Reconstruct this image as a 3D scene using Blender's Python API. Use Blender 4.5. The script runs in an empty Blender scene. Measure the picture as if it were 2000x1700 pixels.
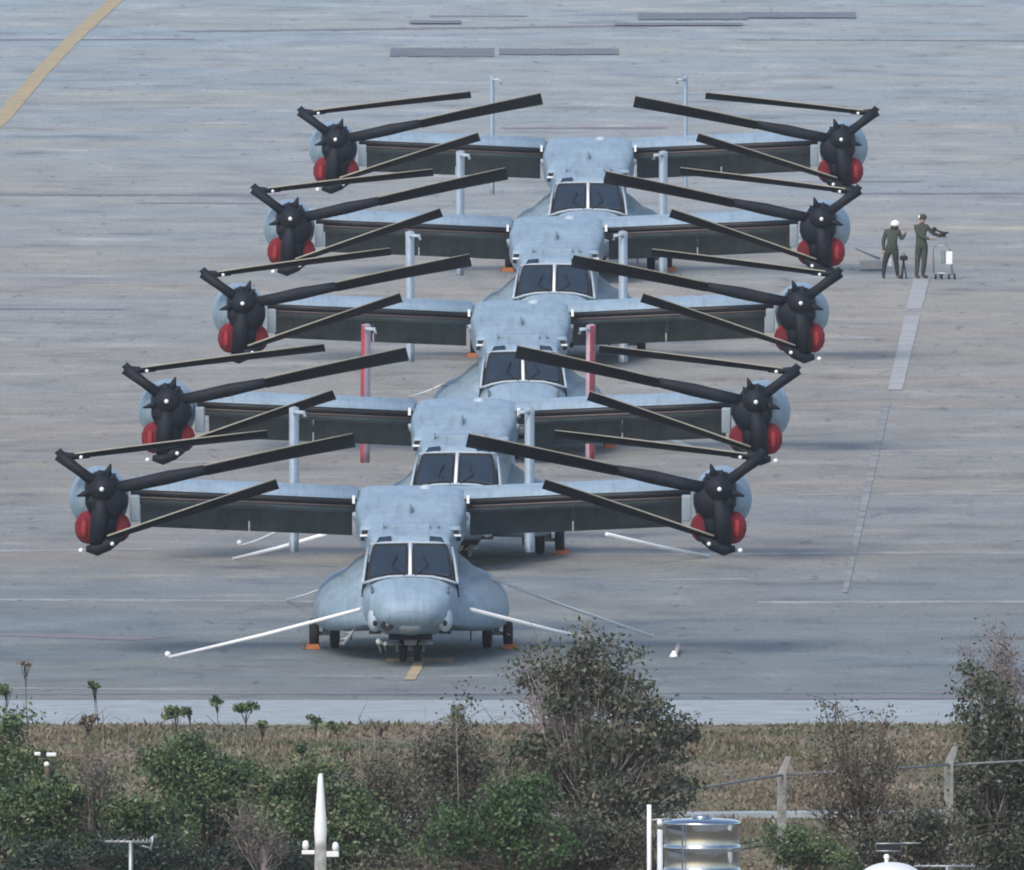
import bpy, bmesh, math, random
import numpy as np
from mathutils import Vector, Matrix

# ------------------------------------------------------------------ camera, world, sun, exposure
sc = bpy.context.scene
F = 85650.0                    # focal length in photo pixels (2000 wide): a very long lens
HC, PHI = 48.25, math.radians(2.452)
cam_d = bpy.data.cameras.new('camera'); cam = bpy.data.objects.new('camera', cam_d)
sc.collection.objects.link(cam); sc.camera = cam
cam.location = (0, 0, HC); cam.rotation_euler = (math.pi/2 - PHI, 0, 0)
cam_d.sensor_width = 36; cam_d.lens = F/2000*36; cam_d.clip_start = 5; cam_d.clip_end = 9000

SUN_EL, SUN_AZ = math.radians(47), math.radians(207)      # azimuth clockwise from +Y
world = bpy.data.worlds.new('World'); sc.world = world; world.use_nodes = True
wn = world.node_tree; bg = wn.nodes['Background']
sky = wn.nodes.new('ShaderNodeTexSky'); sky.sky_type = 'NISHITA'; sky.sun_disc = False
sky.sun_elevation = SUN_EL; sky.sun_rotation = SUN_AZ; sky.dust_density = 2.0; sky.air_density = 1.0
wn.links.new(sky.outputs[0], bg.inputs[0]); bg.inputs[1].default_value = 0.14
sd = bpy.data.lights.new('sun', 'SUN'); so = bpy.data.objects.new('sun', sd); sc.collection.objects.link(so)
sd.energy = 1.2; sd.angle = math.radians(26); sd.color = (1, 0.95, 0.88)
sdir = Vector((math.sin(SUN_AZ)*math.cos(SUN_EL), math.cos(SUN_AZ)*math.cos(SUN_EL), math.sin(SUN_EL)))
so.rotation_euler = sdir.to_track_quat('Z', 'Y').to_euler(); so.location = (-50, 800, 120)
sc.view_settings.view_transform = 'Standard'; sc.view_settings.look = 'None'
sc.view_settings.exposure = 0.62; sc.view_settings.gamma = 1; sc.view_settings.use_curve_mapping = False
sc.cycles.use_denoising = True
sc.cycles.pixel_filter_type = 'BLACKMAN_HARRIS'; sc.cycles.filter_width = 1.9
sc.cycles.max_bounces = 6

R = random.Random(7)
COL = sc.collection
rad = math.radians

def ray(px, py):
    d = Vector(((px-1000)/F, 1, -(py-850)/F))
    c, s = math.cos(PHI), math.sin(PHI)
    return Vector((d.x, d.y*c + d.z*s, -d.y*s + d.z*c))
def P(px, py, z=0.0):           # point of the place seen at a photo pixel, on the level z
    r = ray(px, py); t = (z-HC)/r.z
    return Vector((0, 0, HC)) + r*t
def PD(px, py, Y):              # ... at ground distance Y
    r = ray(px, py); return Vector((0, 0, HC)) + r*(Y/r.y)

# ------------------------------------------------------------------ materials
def mat(name, col, rough=.6, metal=0., var=.12, scale=2., bump=0., col2=None, spec=.5, coat=0.):
    m = bpy.data.materials.new(name); m.use_nodes = True; nt = m.node_tree
    b = nt.nodes['Principled BSDF']; b.inputs['Roughness'].default_value = rough
    b.inputs['Metallic'].default_value = metal
    b.inputs['Specular IOR Level'].default_value = spec
    if coat: b.inputs['Coat Weight'].default_value = coat
    tc = nt.nodes.new('ShaderNodeTexCoord'); n = nt.nodes.new('ShaderNodeTexNoise')
    n.inputs['Scale'].default_value = scale; n.inputs['Detail'].default_value = 5; n.inputs['Roughness'].default_value = .65
    nt.links.new(tc.outputs['Object'], n.inputs['Vector'])
    r = nt.nodes.new('ShaderNodeValToRGB')
    c2 = col2 or tuple(c*(1-var*2) for c in col)
    r.color_ramp.elements[0].position = .3; r.color_ramp.elements[1].position = .7
    r.color_ramp.elements[0].color = (*c2, 1); r.color_ramp.elements[1].color = (*[c*(1+var*.5) for c in col], 1)
    nt.links.new(n.outputs['Fac'], r.inputs[0]); nt.links.new(r.outputs[0], b.inputs['Base Color'])
    if bump:
        bp = nt.nodes.new('ShaderNodeBump'); bp.inputs['Strength'].default_value = bump
        bp.inputs['Distance'].default_value = .02
        nt.links.new(n.outputs['Fac'], bp.inputs['Height']); nt.links.new(bp.outputs[0], b.inputs['Normal'])
    return m

M = {}
M['paint'] = mat('aircraft_grey_paint', (.285, .385, .465), .6, var=.09, scale=1.4)
M['paint2'] = mat('aircraft_pale_paint', (.40, .47, .52), .5, var=.10, scale=3)
M['lower'] = mat('aircraft_lower_paint', (.20, .255, .30), .55, var=.14, scale=1.7)
M['white'] = mat('white_paint', (.87, .87, .85), .45, var=.05)
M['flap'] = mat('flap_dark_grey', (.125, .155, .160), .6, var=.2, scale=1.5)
M['boot'] = mat('leading_edge_black', (.012, .012, .014), .5)
M['brown'] = mat('edge_brown', (.10, .075, .07), .6)
M['blade'] = mat('blade_black', (.010, .009, .012), .7, var=.2, scale=1.5, spec=.3)
M['strip'] = mat('abrasion_strip', (.36, .33, .25), .4, var=.15, scale=4)
M['hub'] = mat('hub_dark', (.007, .010, .017), .65, var=.25, scale=6, spec=.3)
M['red'] = mat('cover_red', (.19, .010, .020), .9, var=.25, scale=5)
M['redfin'] = mat('fin_red', (.42, .04, .05), .55, var=.2, scale=2)
M['pink'] = mat('fin_pale_pink', (.50, .34, .37), .55, var=.1)
M['tyre'] = mat('tyre_rubber', (.018, .018, .02), .8)
M['rim'] = mat('rim_grey', (.25, .26, .27), .5, metal=.2)
M['strut'] = mat('strut_white', (.45, .46, .47), .45)
M['black_and_shade'] = mat('black_and_shadow', (.012, .014, .018), .8)  # for black parts, and for painted shadow under belly and light housings
M['orange'] = mat('chock_orange', (.50, .17, .06), .6, var=.15)
M['glass'] = mat('windshield_glass', (.022, .034, .048), .10, var=.15, scale=1.2, spec=.6)
M['steel'] = mat('stainless_steel', (.50, .52, .53), .12, metal=1., var=.12, scale=3)
M['galv'] = mat('galvanised_steel', (.45, .46, .45), .45, metal=.6, var=.15)
M['tank'] = mat('white_plastic', (.75, .76, .75), .35, var=.04)
M['conc'] = mat('weathered_concrete', (.34, .34, .31), .85, var=.28, scale=7, bump=.4)
M['olive'] = mat('olive_cloth', (.055, .066, .050), .85, var=.2, scale=5)
M['trouser'] = mat('dark_cloth', (.028, .030, .032), .85, var=.2, scale=5)
M['skin'] = mat('skin', (.38, .24, .17), .6)
M['boots'] = mat('boot_brown', (.06, .045, .035), .8)
M['bark'] = mat('bark_brown', (.115, .085, .065), .9, var=.25, scale=6)
M['barkgrey'] = mat('bark_grey', (.27, .225, .21), .9, var=.25, scale=6)
M['yellow'] = mat('yellow_marking', (.47, .37, .21), .8, var=.18, scale=1.6)
M['faint'] = mat('worn_white_marking', (.40, .40, .385), .8, var=.14, scale=.8)
M['fainter'] = mat('very_worn_marking', (.295, .295, .28), .8, var=.25, scale=.5)
M['pale'] = mat('pale_joint', (.37, .36, .34), .8, var=.25, scale=.7)
M['tar'] = mat('dark_rubber_mark', (.10, .115, .13), .8, var=.3, scale=.5, col2=(.19, .205, .22))
M['darkline'] = mat('dark_joint_and_shadow', (.15, .13, .145), .85, var=.3, scale=.5, col2=(.23, .22, .235))
M['kerb'] = mat('kerb_concrete', (.36, .395, .40), .8, var=.15, scale=1.2)
M['wire'] = mat('dull_wire', (.27, .28, .27), .6)
M['wall'] = mat('rendered_wall', (.45, .43, .40), .85, var=.1)
M['roof'] = mat('roof_concrete', (.30, .30, .30), .85, var=.15)

def panels(m, sc_=1.0):
    nt = m.node_tree; b = nt.nodes['Principled BSDF']; src = b.inputs['Base Color'].links[0].from_socket
    tc = nt.nodes.new('ShaderNodeTexCoord'); sp = nt.nodes.new('ShaderNodeSeparateXYZ'); nt.links.new(tc.outputs['Object'], sp.inputs[0])
    ad = nt.nodes.new('ShaderNodeMath'); ad.operation = 'ADD'; nt.links.new(sp.outputs[1], ad.inputs[0]); nt.links.new(sp.outputs[2], ad.inputs[1])
    cb = nt.nodes.new('ShaderNodeCombineXYZ'); nt.links.new(sp.outputs[0], cb.inputs[0]); nt.links.new(ad.outputs[0], cb.inputs[1])
    br = nt.nodes.new('ShaderNodeTexBrick'); br.inputs['Scale'].default_value = sc_; br.inputs['Mortar Size'].default_value = .010; br.inputs['Mortar Smooth'].default_value = .3
    br.inputs['Brick Width'].default_value = .62; br.inputs['Row Height'].default_value = .47
    br.inputs['Color1'].default_value = (1, 1, 1, 1); br.inputs['Color2'].default_value = (.95, .96, .96, 1); br.inputs['Mortar'].default_value = (.74, .74, .76, 1)
    nt.links.new(cb.outputs[0], br.inputs['Vector'])
    mp = nt.nodes.new('ShaderNodeMapping'); mp.inputs['Scale'].default_value = (5, .8, 1.2); nt.links.new(tc.outputs['Object'], mp.inputs[0])
    nz = nt.nodes.new('ShaderNodeTexNoise'); nz.inputs['Scale'].default_value = 1.3; nz.inputs['Detail'].default_value = 6; nt.links.new(mp.outputs[0], nz.inputs['Vector'])
    rp = nt.nodes.new('ShaderNodeValToRGB'); rp.color_ramp.elements[0].position = .32; rp.color_ramp.elements[0].color = (.72, .70, .68, 1); rp.color_ramp.elements[1].position = .52; rp.color_ramp.elements[1].color = (1, 1, 1, 1)
    nt.links.new(nz.outputs['Fac'], rp.inputs[0])
    def mul(a, c, f):
        x = nt.nodes.new('ShaderNodeMix'); x.data_type = 'RGBA'; x.blend_type = 'MULTIPLY'; x.inputs[0].default_value = f
        nt.links.new(a, x.inputs[6]); nt.links.new(c, x.inputs[7]); return x.outputs[2]
    o = mul(mul(src, br.outputs['Color'], .8), rp.outputs[0], .55); nt.links.new(o, b.inputs['Base Color'])
panels(M['paint']); panels(M['lower']); panels(M['flap'], .8)
def leafmat(name, cols, nsc=.9, nw=1.1, rw=.55):
    m = bpy.data.materials.new(name); m.use_nodes = True; nt = m.node_tree
    b = nt.nodes['Principled BSDF']; b.inputs['Roughness'].default_value = .55
    g = nt.nodes.new('ShaderNodeNewGeometry'); r = nt.nodes.new('ShaderNodeValToRGB')
    cr = r.color_ramp
    for i, c in enumerate(cols):
        pos = i/(len(cols)-1)
        e = cr.elements[i] if i < 2 and len(cols) == 2 else (cr.elements[0] if i == 0 else cr.elements.new(pos) if i < len(cols)-1 else cr.elements[-1])
        e.position = pos; e.color = (*c, 1)
    nz = nt.nodes.new('ShaderNodeTexNoise'); nz.inputs['Scale'].default_value = nsc; nz.inputs['Detail'].default_value = 2
    nt.links.new(g.outputs['Position'], nz.inputs['Vector'])
    mx = nt.nodes.new('ShaderNodeMath'); mx.operation = 'MULTIPLY_ADD'; mx.inputs[1].default_value = rw
    ma = nt.nodes.new('ShaderNodeMath'); ma.operation = 'MULTIPLY_ADD'; ma.inputs[1].default_value = nw; ma.inputs[2].default_value = .5-nw*.5-rw*.5
    nt.links.new(nz.outputs['Fac'], ma.inputs[0])
    nt.links.new(g.outputs['Random Per Island'], mx.inputs[0]); nt.links.new(ma.outputs[0], mx.inputs[2])
    nt.links.new(mx.outputs[0], r.inputs[0]); nt.links.new(r.outputs[0], b.inputs['Base Color'])
    return m
M['leaf_green'] = leafmat('leaves_dark_green', [(.010, .022, .012), (.034, .066, .024), (.068, .112, .036), (.125, .165, .058), (.22, .25, .15)], 1.6, 1.5, .6)
M['leaf_shaded'] = leafmat('leaves_shaded_green', [(.006, .012, .010), (.014, .030, .018), (.024, .045, .024), (.05, .07, .04)], 1.6, 1.2, .6)  # darker leaf copy: the deep shadow low down is put into its colour
M['leaf_bright'] = leafmat('leaves_bright_green', [(.02, .05, .02), (.05, .10, .03), (.10, .16, .05)])
M['leaf_olive'] = leafmat('leaves_olive', [(.018, .032, .017), (.045, .060, .032), (.085, .092, .052), (.20, .18, .13)])
M['leaf_brown'] = leafmat('leaves_dry_brown', [(.05, .036, .03), (.105, .08, .06), (.16, .12, .095), (.23, .17, .14)])
M['leaf_dry_mix'] = leafmat('leaves_mixed', [(.02, .034, .02), (.055, .066, .038), (.115, .105, .07), (.21, .18, .145)])
M['grass'] = leafmat('grass_dry', [(.075, .090, .045), (.115, .115, .062), (.155, .130, .080), (.185, .145, .100), (.24, .205, .145)], .22, 2.6, .22)

# ------------------------------------------------------------------ object helpers
def link(o, parent=None):
    COL.objects.link(o)
    if parent is not None: o.parent = parent
    return o
def tag(o, label=None, cat=None, group=None, kind=None):
    if label: o['label'] = label
    if cat: o['category'] = cat
    if group: o['group'] = group
    if kind: o['kind'] = kind
    return o
def empty(name, loc=(0, 0, 0), rz=0):
    o = bpy.data.objects.new(name, None); o.location = loc; o.rotation_euler = (0, 0, rz); o.empty_display_size = .5
    return link(o)
def kids(o):
    return [c for c in list(COL.objects) if c.parent is o]
def copy_tree(o, parent=None):
    c = o.copy(); COL.objects.link(c); c.parent = parent
    for k in list(o.children): copy_tree(k, c)
    return c

class MB:
    """collects shapes of one part"""
    def __init__(s): s.v = []; s.f = []; s.sm = []
    def add(s, vs, fs, smooth=False):
        n = len(s.v); s.v += [tuple(v) for v in vs]; s.f += [tuple(i+n for i in f) for f in fs]; s.sm += [smooth]*len(fs); return s
    def box(s, a, b, rot=None, c=None):
        (x0, y0, z0), (x1, y1, z1) = a, b
        vs = [Vector(p) for p in ((x0,y0,z0),(x1,y0,z0),(x1,y1,z0),(x0,y1,z0),(x0,y0,z1),(x1,y0,z1),(x1,y1,z1),(x0,y1,z1))]
        if rot is not None:
            c = Vector(c) if c is not None else (vs[0]+vs[6])/2
            vs = [rot @ (v-c) + c for v in vs]
        return s.add(vs, [(0,3,2,1),(4,5,6,7),(0,1,5,4),(1,2,6,5),(2,3,7,6),(3,0,4,7)])
    def tube(s, pts, rs, n=8, flat=1.0, up=None):
        pts = [Vector(p) for p in pts]
        if not hasattr(rs, '__len__'): rs = [rs]*len(pts)
        vs = []; fs = []
        for i, p in enumerate(pts):
            d = (pts[min(i+1, len(pts)-1)] - pts[max(i-1, 0)]).normalized()
            u = Vector(up) if up else (Vector((0, 0, 1)) if abs(d.z) < .9 else Vector((0, 1, 0)))
            a = d.cross(u).normalized(); b = a.cross(d).normalized()
            for k in range(n):
                t = 2*math.pi*k/n; vs.append(p + a*math.cos(t)*rs[i]*flat + b*math.sin(t)*rs[i])
        for i in range(len(pts)-1):
            for k in range(n):
                k2 = (k+1) % n; fs.append((i*n+k, i*n+k2, (i+1)*n+k2, (i+1)*n+k))
        fs.append(tuple(range(n))[::-1]); fs.append(tuple((len(pts)-1)*n+k for k in range(n)))
        return s.add(vs, fs, True)
    def rings(s, rings, cap=True, smooth=True):
        n = len(rings[0]); vs = [v for r in rings for v in r]; fs = []
        for i in range(len(rings)-1):
            for k in range(n):
                k2 = (k+1) % n; fs.append((i*n+k, i*n+k2, (i+1)*n+k2, (i+1)*n+k))
        if cap: fs.append(tuple(range(n))[::-1]); fs.append(tuple((len(rings)-1)*n+k for k in range(n)))
        return s.add(vs, fs, smooth)
    def ball(s, c, r, n=12):
        if not hasattr(r, '__len__'): r = (r, r, r)
        m = n//2; rg = []
        for i in range(m+1):
            t = math.pi*i/m; q = max(math.sin(t), .02)
            rg.append([(c[0]+r[0]*q*math.cos(2*math.pi*k/n), c[1]+r[1]*q*math.sin(2*math.pi*k/n), c[2]+r[2]*math.cos(t)) for k in range(n)])
        return s.rings(rg)
    def lathe(s, prof, axis='Z', c=(0, 0, 0), n=24):
        rg = []
        for h, r in prof:
            ring = []
            for k in range(n):
                t = 2*math.pi*k/n; a, b = r*math.cos(t), r*math.sin(t)
                p = {'Z': (a, b, h), 'Y': (a, h, b), 'X': (h, a, b)}[axis]
                ring.append((c[0]+p[0], c[1]+p[1], c[2]+p[2]))
            rg.append(ring)
        return s.rings(rg)
    def build(s, name, m, parent=None, bevel=0):
        me = bpy.data.meshes.new(name); me.from_pydata(s.v, [], s.f)
        bm = bmesh.new(); bm.from_mesh(me); bmesh.ops.recalc_face_normals(bm, faces=bm.faces)
        bm.to_mesh(me); bm.free()
        me.polygons.foreach_set('use_smooth', s.sm); me.materials.append(m)
        o = bpy.data.objects.new(name, me)
        if bevel:
            b = o.modifiers.new('bevel', 'BEVEL'); b.width = bevel; b.segments = 2
        return link(o, parent)

def sheet(name, pts, z, m, parent=None):
    me = bpy.data.meshes.new(name); me.from_pydata([(p[0], p[1], z) for p in pts], [], [tuple(range(len(pts)))])
    me.materials.append(m); o = bpy.data.objects.new(name, me); link(o, parent)
    return o
def ribbon(name, line, z, m, parent, jit=.0, seg=60, rnd=R):
    """line: list of (point, half depth) ; ragged band laid on the ground"""
    L, Rr = [], []
    for i in range(seg+1):
        t = i/seg*(len(line)-1); k = min(int(t), len(line)-2); u = t-k
        p = line[k][0].lerp(line[k+1][0], u); w = line[k][1]*(1-u)+line[k+1][1]*u
        w *= 1 + rnd.uniform(-jit, jit); o = rnd.uniform(-jit, jit)*w*.6
        d = (line[k+1][0]-line[k][0]).normalized(); nrm = Vector((-d.y, d.x, 0))
        L.append(p+nrm*(w+o)); Rr.append(p-nrm*(w-o))
    vs = [(v.x, v.y, z) for v in L] + [(v.x, v.y, z) for v in Rr]; n = seg+1
    fs = [(i, n+i, n+i+1, i+1) for i in range(seg)]
    me = bpy.data.meshes.new(name); me.from_pydata(vs, [], fs); me.materials.append(m)
    o = bpy.data.objects.new(name, me); return link(o, parent)

# ------------------------------------------------------------------ the setting
def ground_mat():
    m = bpy.data.materials.new('apron_concrete'); m.use_nodes = True; nt = m.node_tree; N = nt.nodes; L = nt.links
    b = N['Principled BSDF']; b.inputs['Roughness'].default_value = .75
    g = N.new('ShaderNodeNewGeometry'); sep = N.new('ShaderNodeSeparateXYZ'); L.new(g.outputs['Position'], sep.inputs[0])
    def noise(sx, sy, scale, det=4, rough=.6):
        mp = N.new('ShaderNodeMapping'); mp.inputs['Scale'].default_value = (sx, sy, 1); L.new(g.outputs['Position'], mp.inputs[0])
        n = N.new('ShaderNodeTexNoise'); n.inputs['Scale'].default_value = scale; n.inputs['Detail'].default_value = det
        n.inputs['Roughness'].default_value = rough; L.new(mp.outputs[0], n.inputs['Vector']); return n.outputs['Fac']
    def ramp(f, stops):
        r = N.new('ShaderNodeValToRGB'); cr = r.color_ramp
        while len(cr.elements) < len(stops): cr.elements.new(.5)
        for e, (p, c) in zip(cr.elements, stops): e.position = p; e.color = (*c, 1)
        L.new(f, r.inputs[0]); return r.outputs[0]
    def math_(op, a, b_, c=None):
        n = N.new('ShaderNodeMath'); n.operation = op
        for i, v in enumerate((a, b_, c)):
            if v is None: continue
            if isinstance(v, (int, float)): n.inputs[i].default_value = v
            else: L.new(v, n.inputs[i])
        return n.outputs[0]
    def mix(mode, fac, a, b_):
        n = N.new('ShaderNodeMix'); n.data_type = 'RGBA'; n.blend_type = mode
        if isinstance(fac, (int, float)): n.inputs[0].default_value = fac
        else: L.new(fac, n.inputs[0])
        for i, v in ((6, a), (7, b_)):
            if isinstance(v, tuple): n.inputs[i].default_value = (*v, 1)
            else: L.new(v, n.inputs[i])
        return n.outputs[2]
    big = noise(.6, 1, .035, 3)
    # paving tone by distance: paler and cooler far off, warm concrete midway, asphalt near
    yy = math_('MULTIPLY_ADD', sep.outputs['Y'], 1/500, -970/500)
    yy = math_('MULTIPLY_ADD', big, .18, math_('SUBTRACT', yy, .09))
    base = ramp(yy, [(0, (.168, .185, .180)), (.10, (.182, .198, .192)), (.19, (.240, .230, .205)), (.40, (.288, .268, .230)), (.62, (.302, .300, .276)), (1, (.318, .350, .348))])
    mid = noise(2.2, 1, .20, 7, .68)
    base = mix('MULTIPLY', .85, base, ramp(mid, [(.34, (.68, .68, .69)), (.45, (.93, .93, .94)), (.55, (1.02, 1.02, 1.01)), (.68, (1.24, 1.22, 1.18))]))
    st = noise(.9, 1, .22, 5, .66)
    base = mix('MULTIPLY', .8, base, ramp(st, [(.33, (.60, .62, .64)), (.45, (.97, .98, .97)), (.56, (1.0, 1.0, 1.0)), (.68, (1.40, 1.36, 1.27))]))
    tint = noise(.4, 1, .08, 4)
    base = mix('MULTIPLY', .7, base, ramp(tint, [(.38, (.90, .99, 1.10)), (.62, (1.10, 1.0, .91))]))
    fine = noise(1, .10, 9, 4, .7)
    base = mix('MULTIPLY', .7, base, ramp(fine, [(.3, (.80, .80, .80)), (.7, (1.18, 1.18, 1.18))]))
    spot = noise(2.4, .30, .9, 3, .55)
    base = mix('MULTIPLY', .8, base, ramp(spot, [(.30, (.55, .55, .57)), (.37, (1, 1, 1)), (.66, (1, 1, 1)), (.74, (1.22, 1.19, 1.12))]))
    thin = noise(.35, 2.2, .75, 3, .5)
    base = mix('MULTIPLY', .7, base, ramp(thin, [(.29, (.60, .60, .63)), (.35, (1, 1, 1)), (.67, (1, 1, 1)), (.73, (1.32, 1.28, 1.2))]))
    L.new(base, b.inputs['Base Color'])
    return m

def earth_mat():
    m = bpy.data.materials.new('earth_and_short_grass'); m.use_nodes = True; nt = m.node_tree; N = nt.nodes; L = nt.links
    b = N['Principled BSDF']; b.inputs['Roughness'].default_value = .95
    g = N.new('ShaderNodeNewGeometry'); mp = N.new('ShaderNodeMapping'); mp.inputs['Scale'].default_value = (.5, .3, 1); L.new(g.outputs['Position'], mp.inputs[0])
    n = N.new('ShaderNodeTexNoise'); n.inputs['Scale'].default_value = .5; n.inputs['Detail'].default_value = 6; L.new(mp.outputs[0], n.inputs['Vector'])
    r = N.new('ShaderNodeValToRGB'); cr = r.color_ramp; cr.elements[0].position = .35; cr.elements[0].color = (.085, .095, .05, 1)
    cr.elements[1].position = .68; cr.elements[1].color = (.23, .17, .12, 1)
    e = cr.elements.new(.5); e.color = (.15, .125, .08, 1)
    L.new(n.outputs['Fac'], r.inputs[0]); L.new(r.outputs[0], b.inputs['Base Color']); return m

EDGE = P(1000, 1414).y                  # where the paving ends and the grass begins
ground = sheet('ground', [(-2500, -300), (2500, -300), (2500, 6500), (-2500, 6500)], 0, earth_mat()); tag(ground, kind='structure')
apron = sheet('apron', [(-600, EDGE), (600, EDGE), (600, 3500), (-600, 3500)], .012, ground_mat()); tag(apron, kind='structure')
# pale concrete gutter along the edge
gut = MB()
ya, yb = P(1000, 1416).y, P(1000, 1372).y
gut.box((-200, ya, -.05), (200, yb, .05))
gutter = gut.build('gutter', M['kerb'], None); tag(gutter, kind='structure')
kb = MB(); a = P(700, 1604); b = P(2100, 1586)
kb.add([(a.x-20, a.y-4, 0), (b.x+20, b.y+2, 0), (b.x+20, b.y+3, 0), (a.x-20, a.y-3, 0), (a.x-20, a.y-4, .11), (b.x+20, b.y+2, .11), (b.x+20, b.y+3, .11), (a.x-20, a.y-3, .11)],
       [(0,3,2,1),(4,5,6,7),(0,1,5,4),(1,2,6,5),(2,3,7,6),(3,0,4,7)])
kerb = kb.build('kerb', M['kerb']); tag(kerb, kind='structure')

rl = random.Random(3)
def hline(name, x0, x1, y, hp, m, z=.016, jit=.35, y2=None):
    a, b = P(x0, y), P(x1, y if y2 is None else y2)
    w = (P(x0, y-hp).y - P(x0, y+hp).y)/2
    return ribbon(name, [(a, w), (b, w)], z, m, apron, jit, seg=90, rnd=rl)
for x0, x1, y, hp, y2 in [(1480, 2100, 1178, 2.0, 1176), (700, 2100, 1086, 1.8, 1080), (1480, 2100, 967, 1.5, 965), (1380, 2100, 884, 1.8, 880), (1240, 1660, 760, 1.6, 756), (-50, 620, 1172, 1.8, 1176), (-50, 300, 1078, 2, 1074),
        (260, 480, 905, 2, 902), (1500, 1700, 665, 2, 660), (-50, 420, 1345, 1.2, 1348), (560, 960, 1322, 1, 1322), (1700, 1920, 13, 1.2, 13), (-50, 330, 820, 1.4, 824), (1560, 2050, 608, 1, 606), (100, 420, 548, 1.2, 556),
        (1270, 1460, 1134, 1.5, 1132), (740, 900, 700, 1.2, 699)]:
    hline('pale_joint_line', x0, x1, y, hp, M['pale'], y2=y2)
for x0, x1, y, hp, y2 in [(-60, 560, 381, 1.8, 383), (1640, 2100, 380, 1.8, 379), (270, 520, 398, 1.3, 399), (360, 1450, 63, 1.6, 49), (1640, 1800, 356, 1.2, 356), (980, 1300, 252, 1.6, 251), (-50, 1880, 1357, 1.6, 1354),
        (1500, 1900, 1366, 1.6, 1364), (-50, 380, 79, 1.2, 78), (840, 1030, 33, 1.6, 33), (1440, 2050, 79, 1, 81), (-50, 240, 604, 1.5, 606), (0, 300, 1240, 3, 1250)]:  # last, broader band paints in the wing shadow on the left paving
    hline('dark_joint_and_shadow_line', x0, x1, y, hp, M['darkline'], z=.020, y2=y2)
for mi, (x0, x1, y, hp) in enumerate([(762, 965, 104, 8), (975, 1208, 103, 6), (1246, 1460, 34, 6.5), (1450, 1672, 32, 5.5), (1200, 1450, 50, 2.5), (800, 900, 46, 3)]):
    hline('rubber_mark', x0, x1, y, hp, M['tar'], z=.032+.004*mi, jit=.12)
# yellow taxi line curving away at the upper left, and the short stop mark under the first nose
pts = [(-30, 262), (0, 238), (40, 190), (90, 132), (140, 80), (185, 38), (225, 2), (262, -34)]
yl = []
for i, (x, y) in enumerate(pts):
    p = P(x, y); yl.append((p, .26))
ribbon('taxi_line', [(p, .27) for p, w in yl], .024, M['yellow'], apron, .05, seg=70, rnd=rl)
ribbon('stop_mark', [(P(800, 1330), .13), (P(812, 1310), .13), (P(822, 1288), .12)], .028, M['yellow'], apron, .1, seg=12, rnd=rl)
ribbon('stop_mark', [(P(755, 1291), 1.1), (P(885, 1291), 1.1)], .024, M['yellow'], apron, .3, seg=20, rnd=rl)
for y0, x0, y1, x1, w in [(1160, 1650, 790, 1731, .11), (764, 1748, 620, 1782, .21), (606, 1785, 545, 1800, .23)]:
    ribbon('lane_marking', [(P(x0, y0), w*(.92 if y0 < 780 else .6)), (P(x1, y1), w)], .028, M['faint'] if y0 < 780 else M['fainter'], apron, .07, seg=50, rnd=rl)

# ------------------------------------------------------------------ the tiltrotor aircraft
K = 85.3; HUB = 3.86
def lz(py, Y): return HUB - (py-956+3.7*Y)/K
def sup(cx, Y, zb, zt, hw, n=2.6, seg=32, flat_top=0):
    cz, hz = (zb+zt)/2, (zt-zb)/2; out = []
    for k in range(seg):
        t = 2*math.pi*k/seg; c, s = math.cos(t), math.sin(t)
        out.append((cx + hw*abs(c)**(2/n)*(1 if c >= 0 else -1), Y, cz + hz*abs(s)**(2/n)*(1 if s >= 0 else -1)))
    return out

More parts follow.
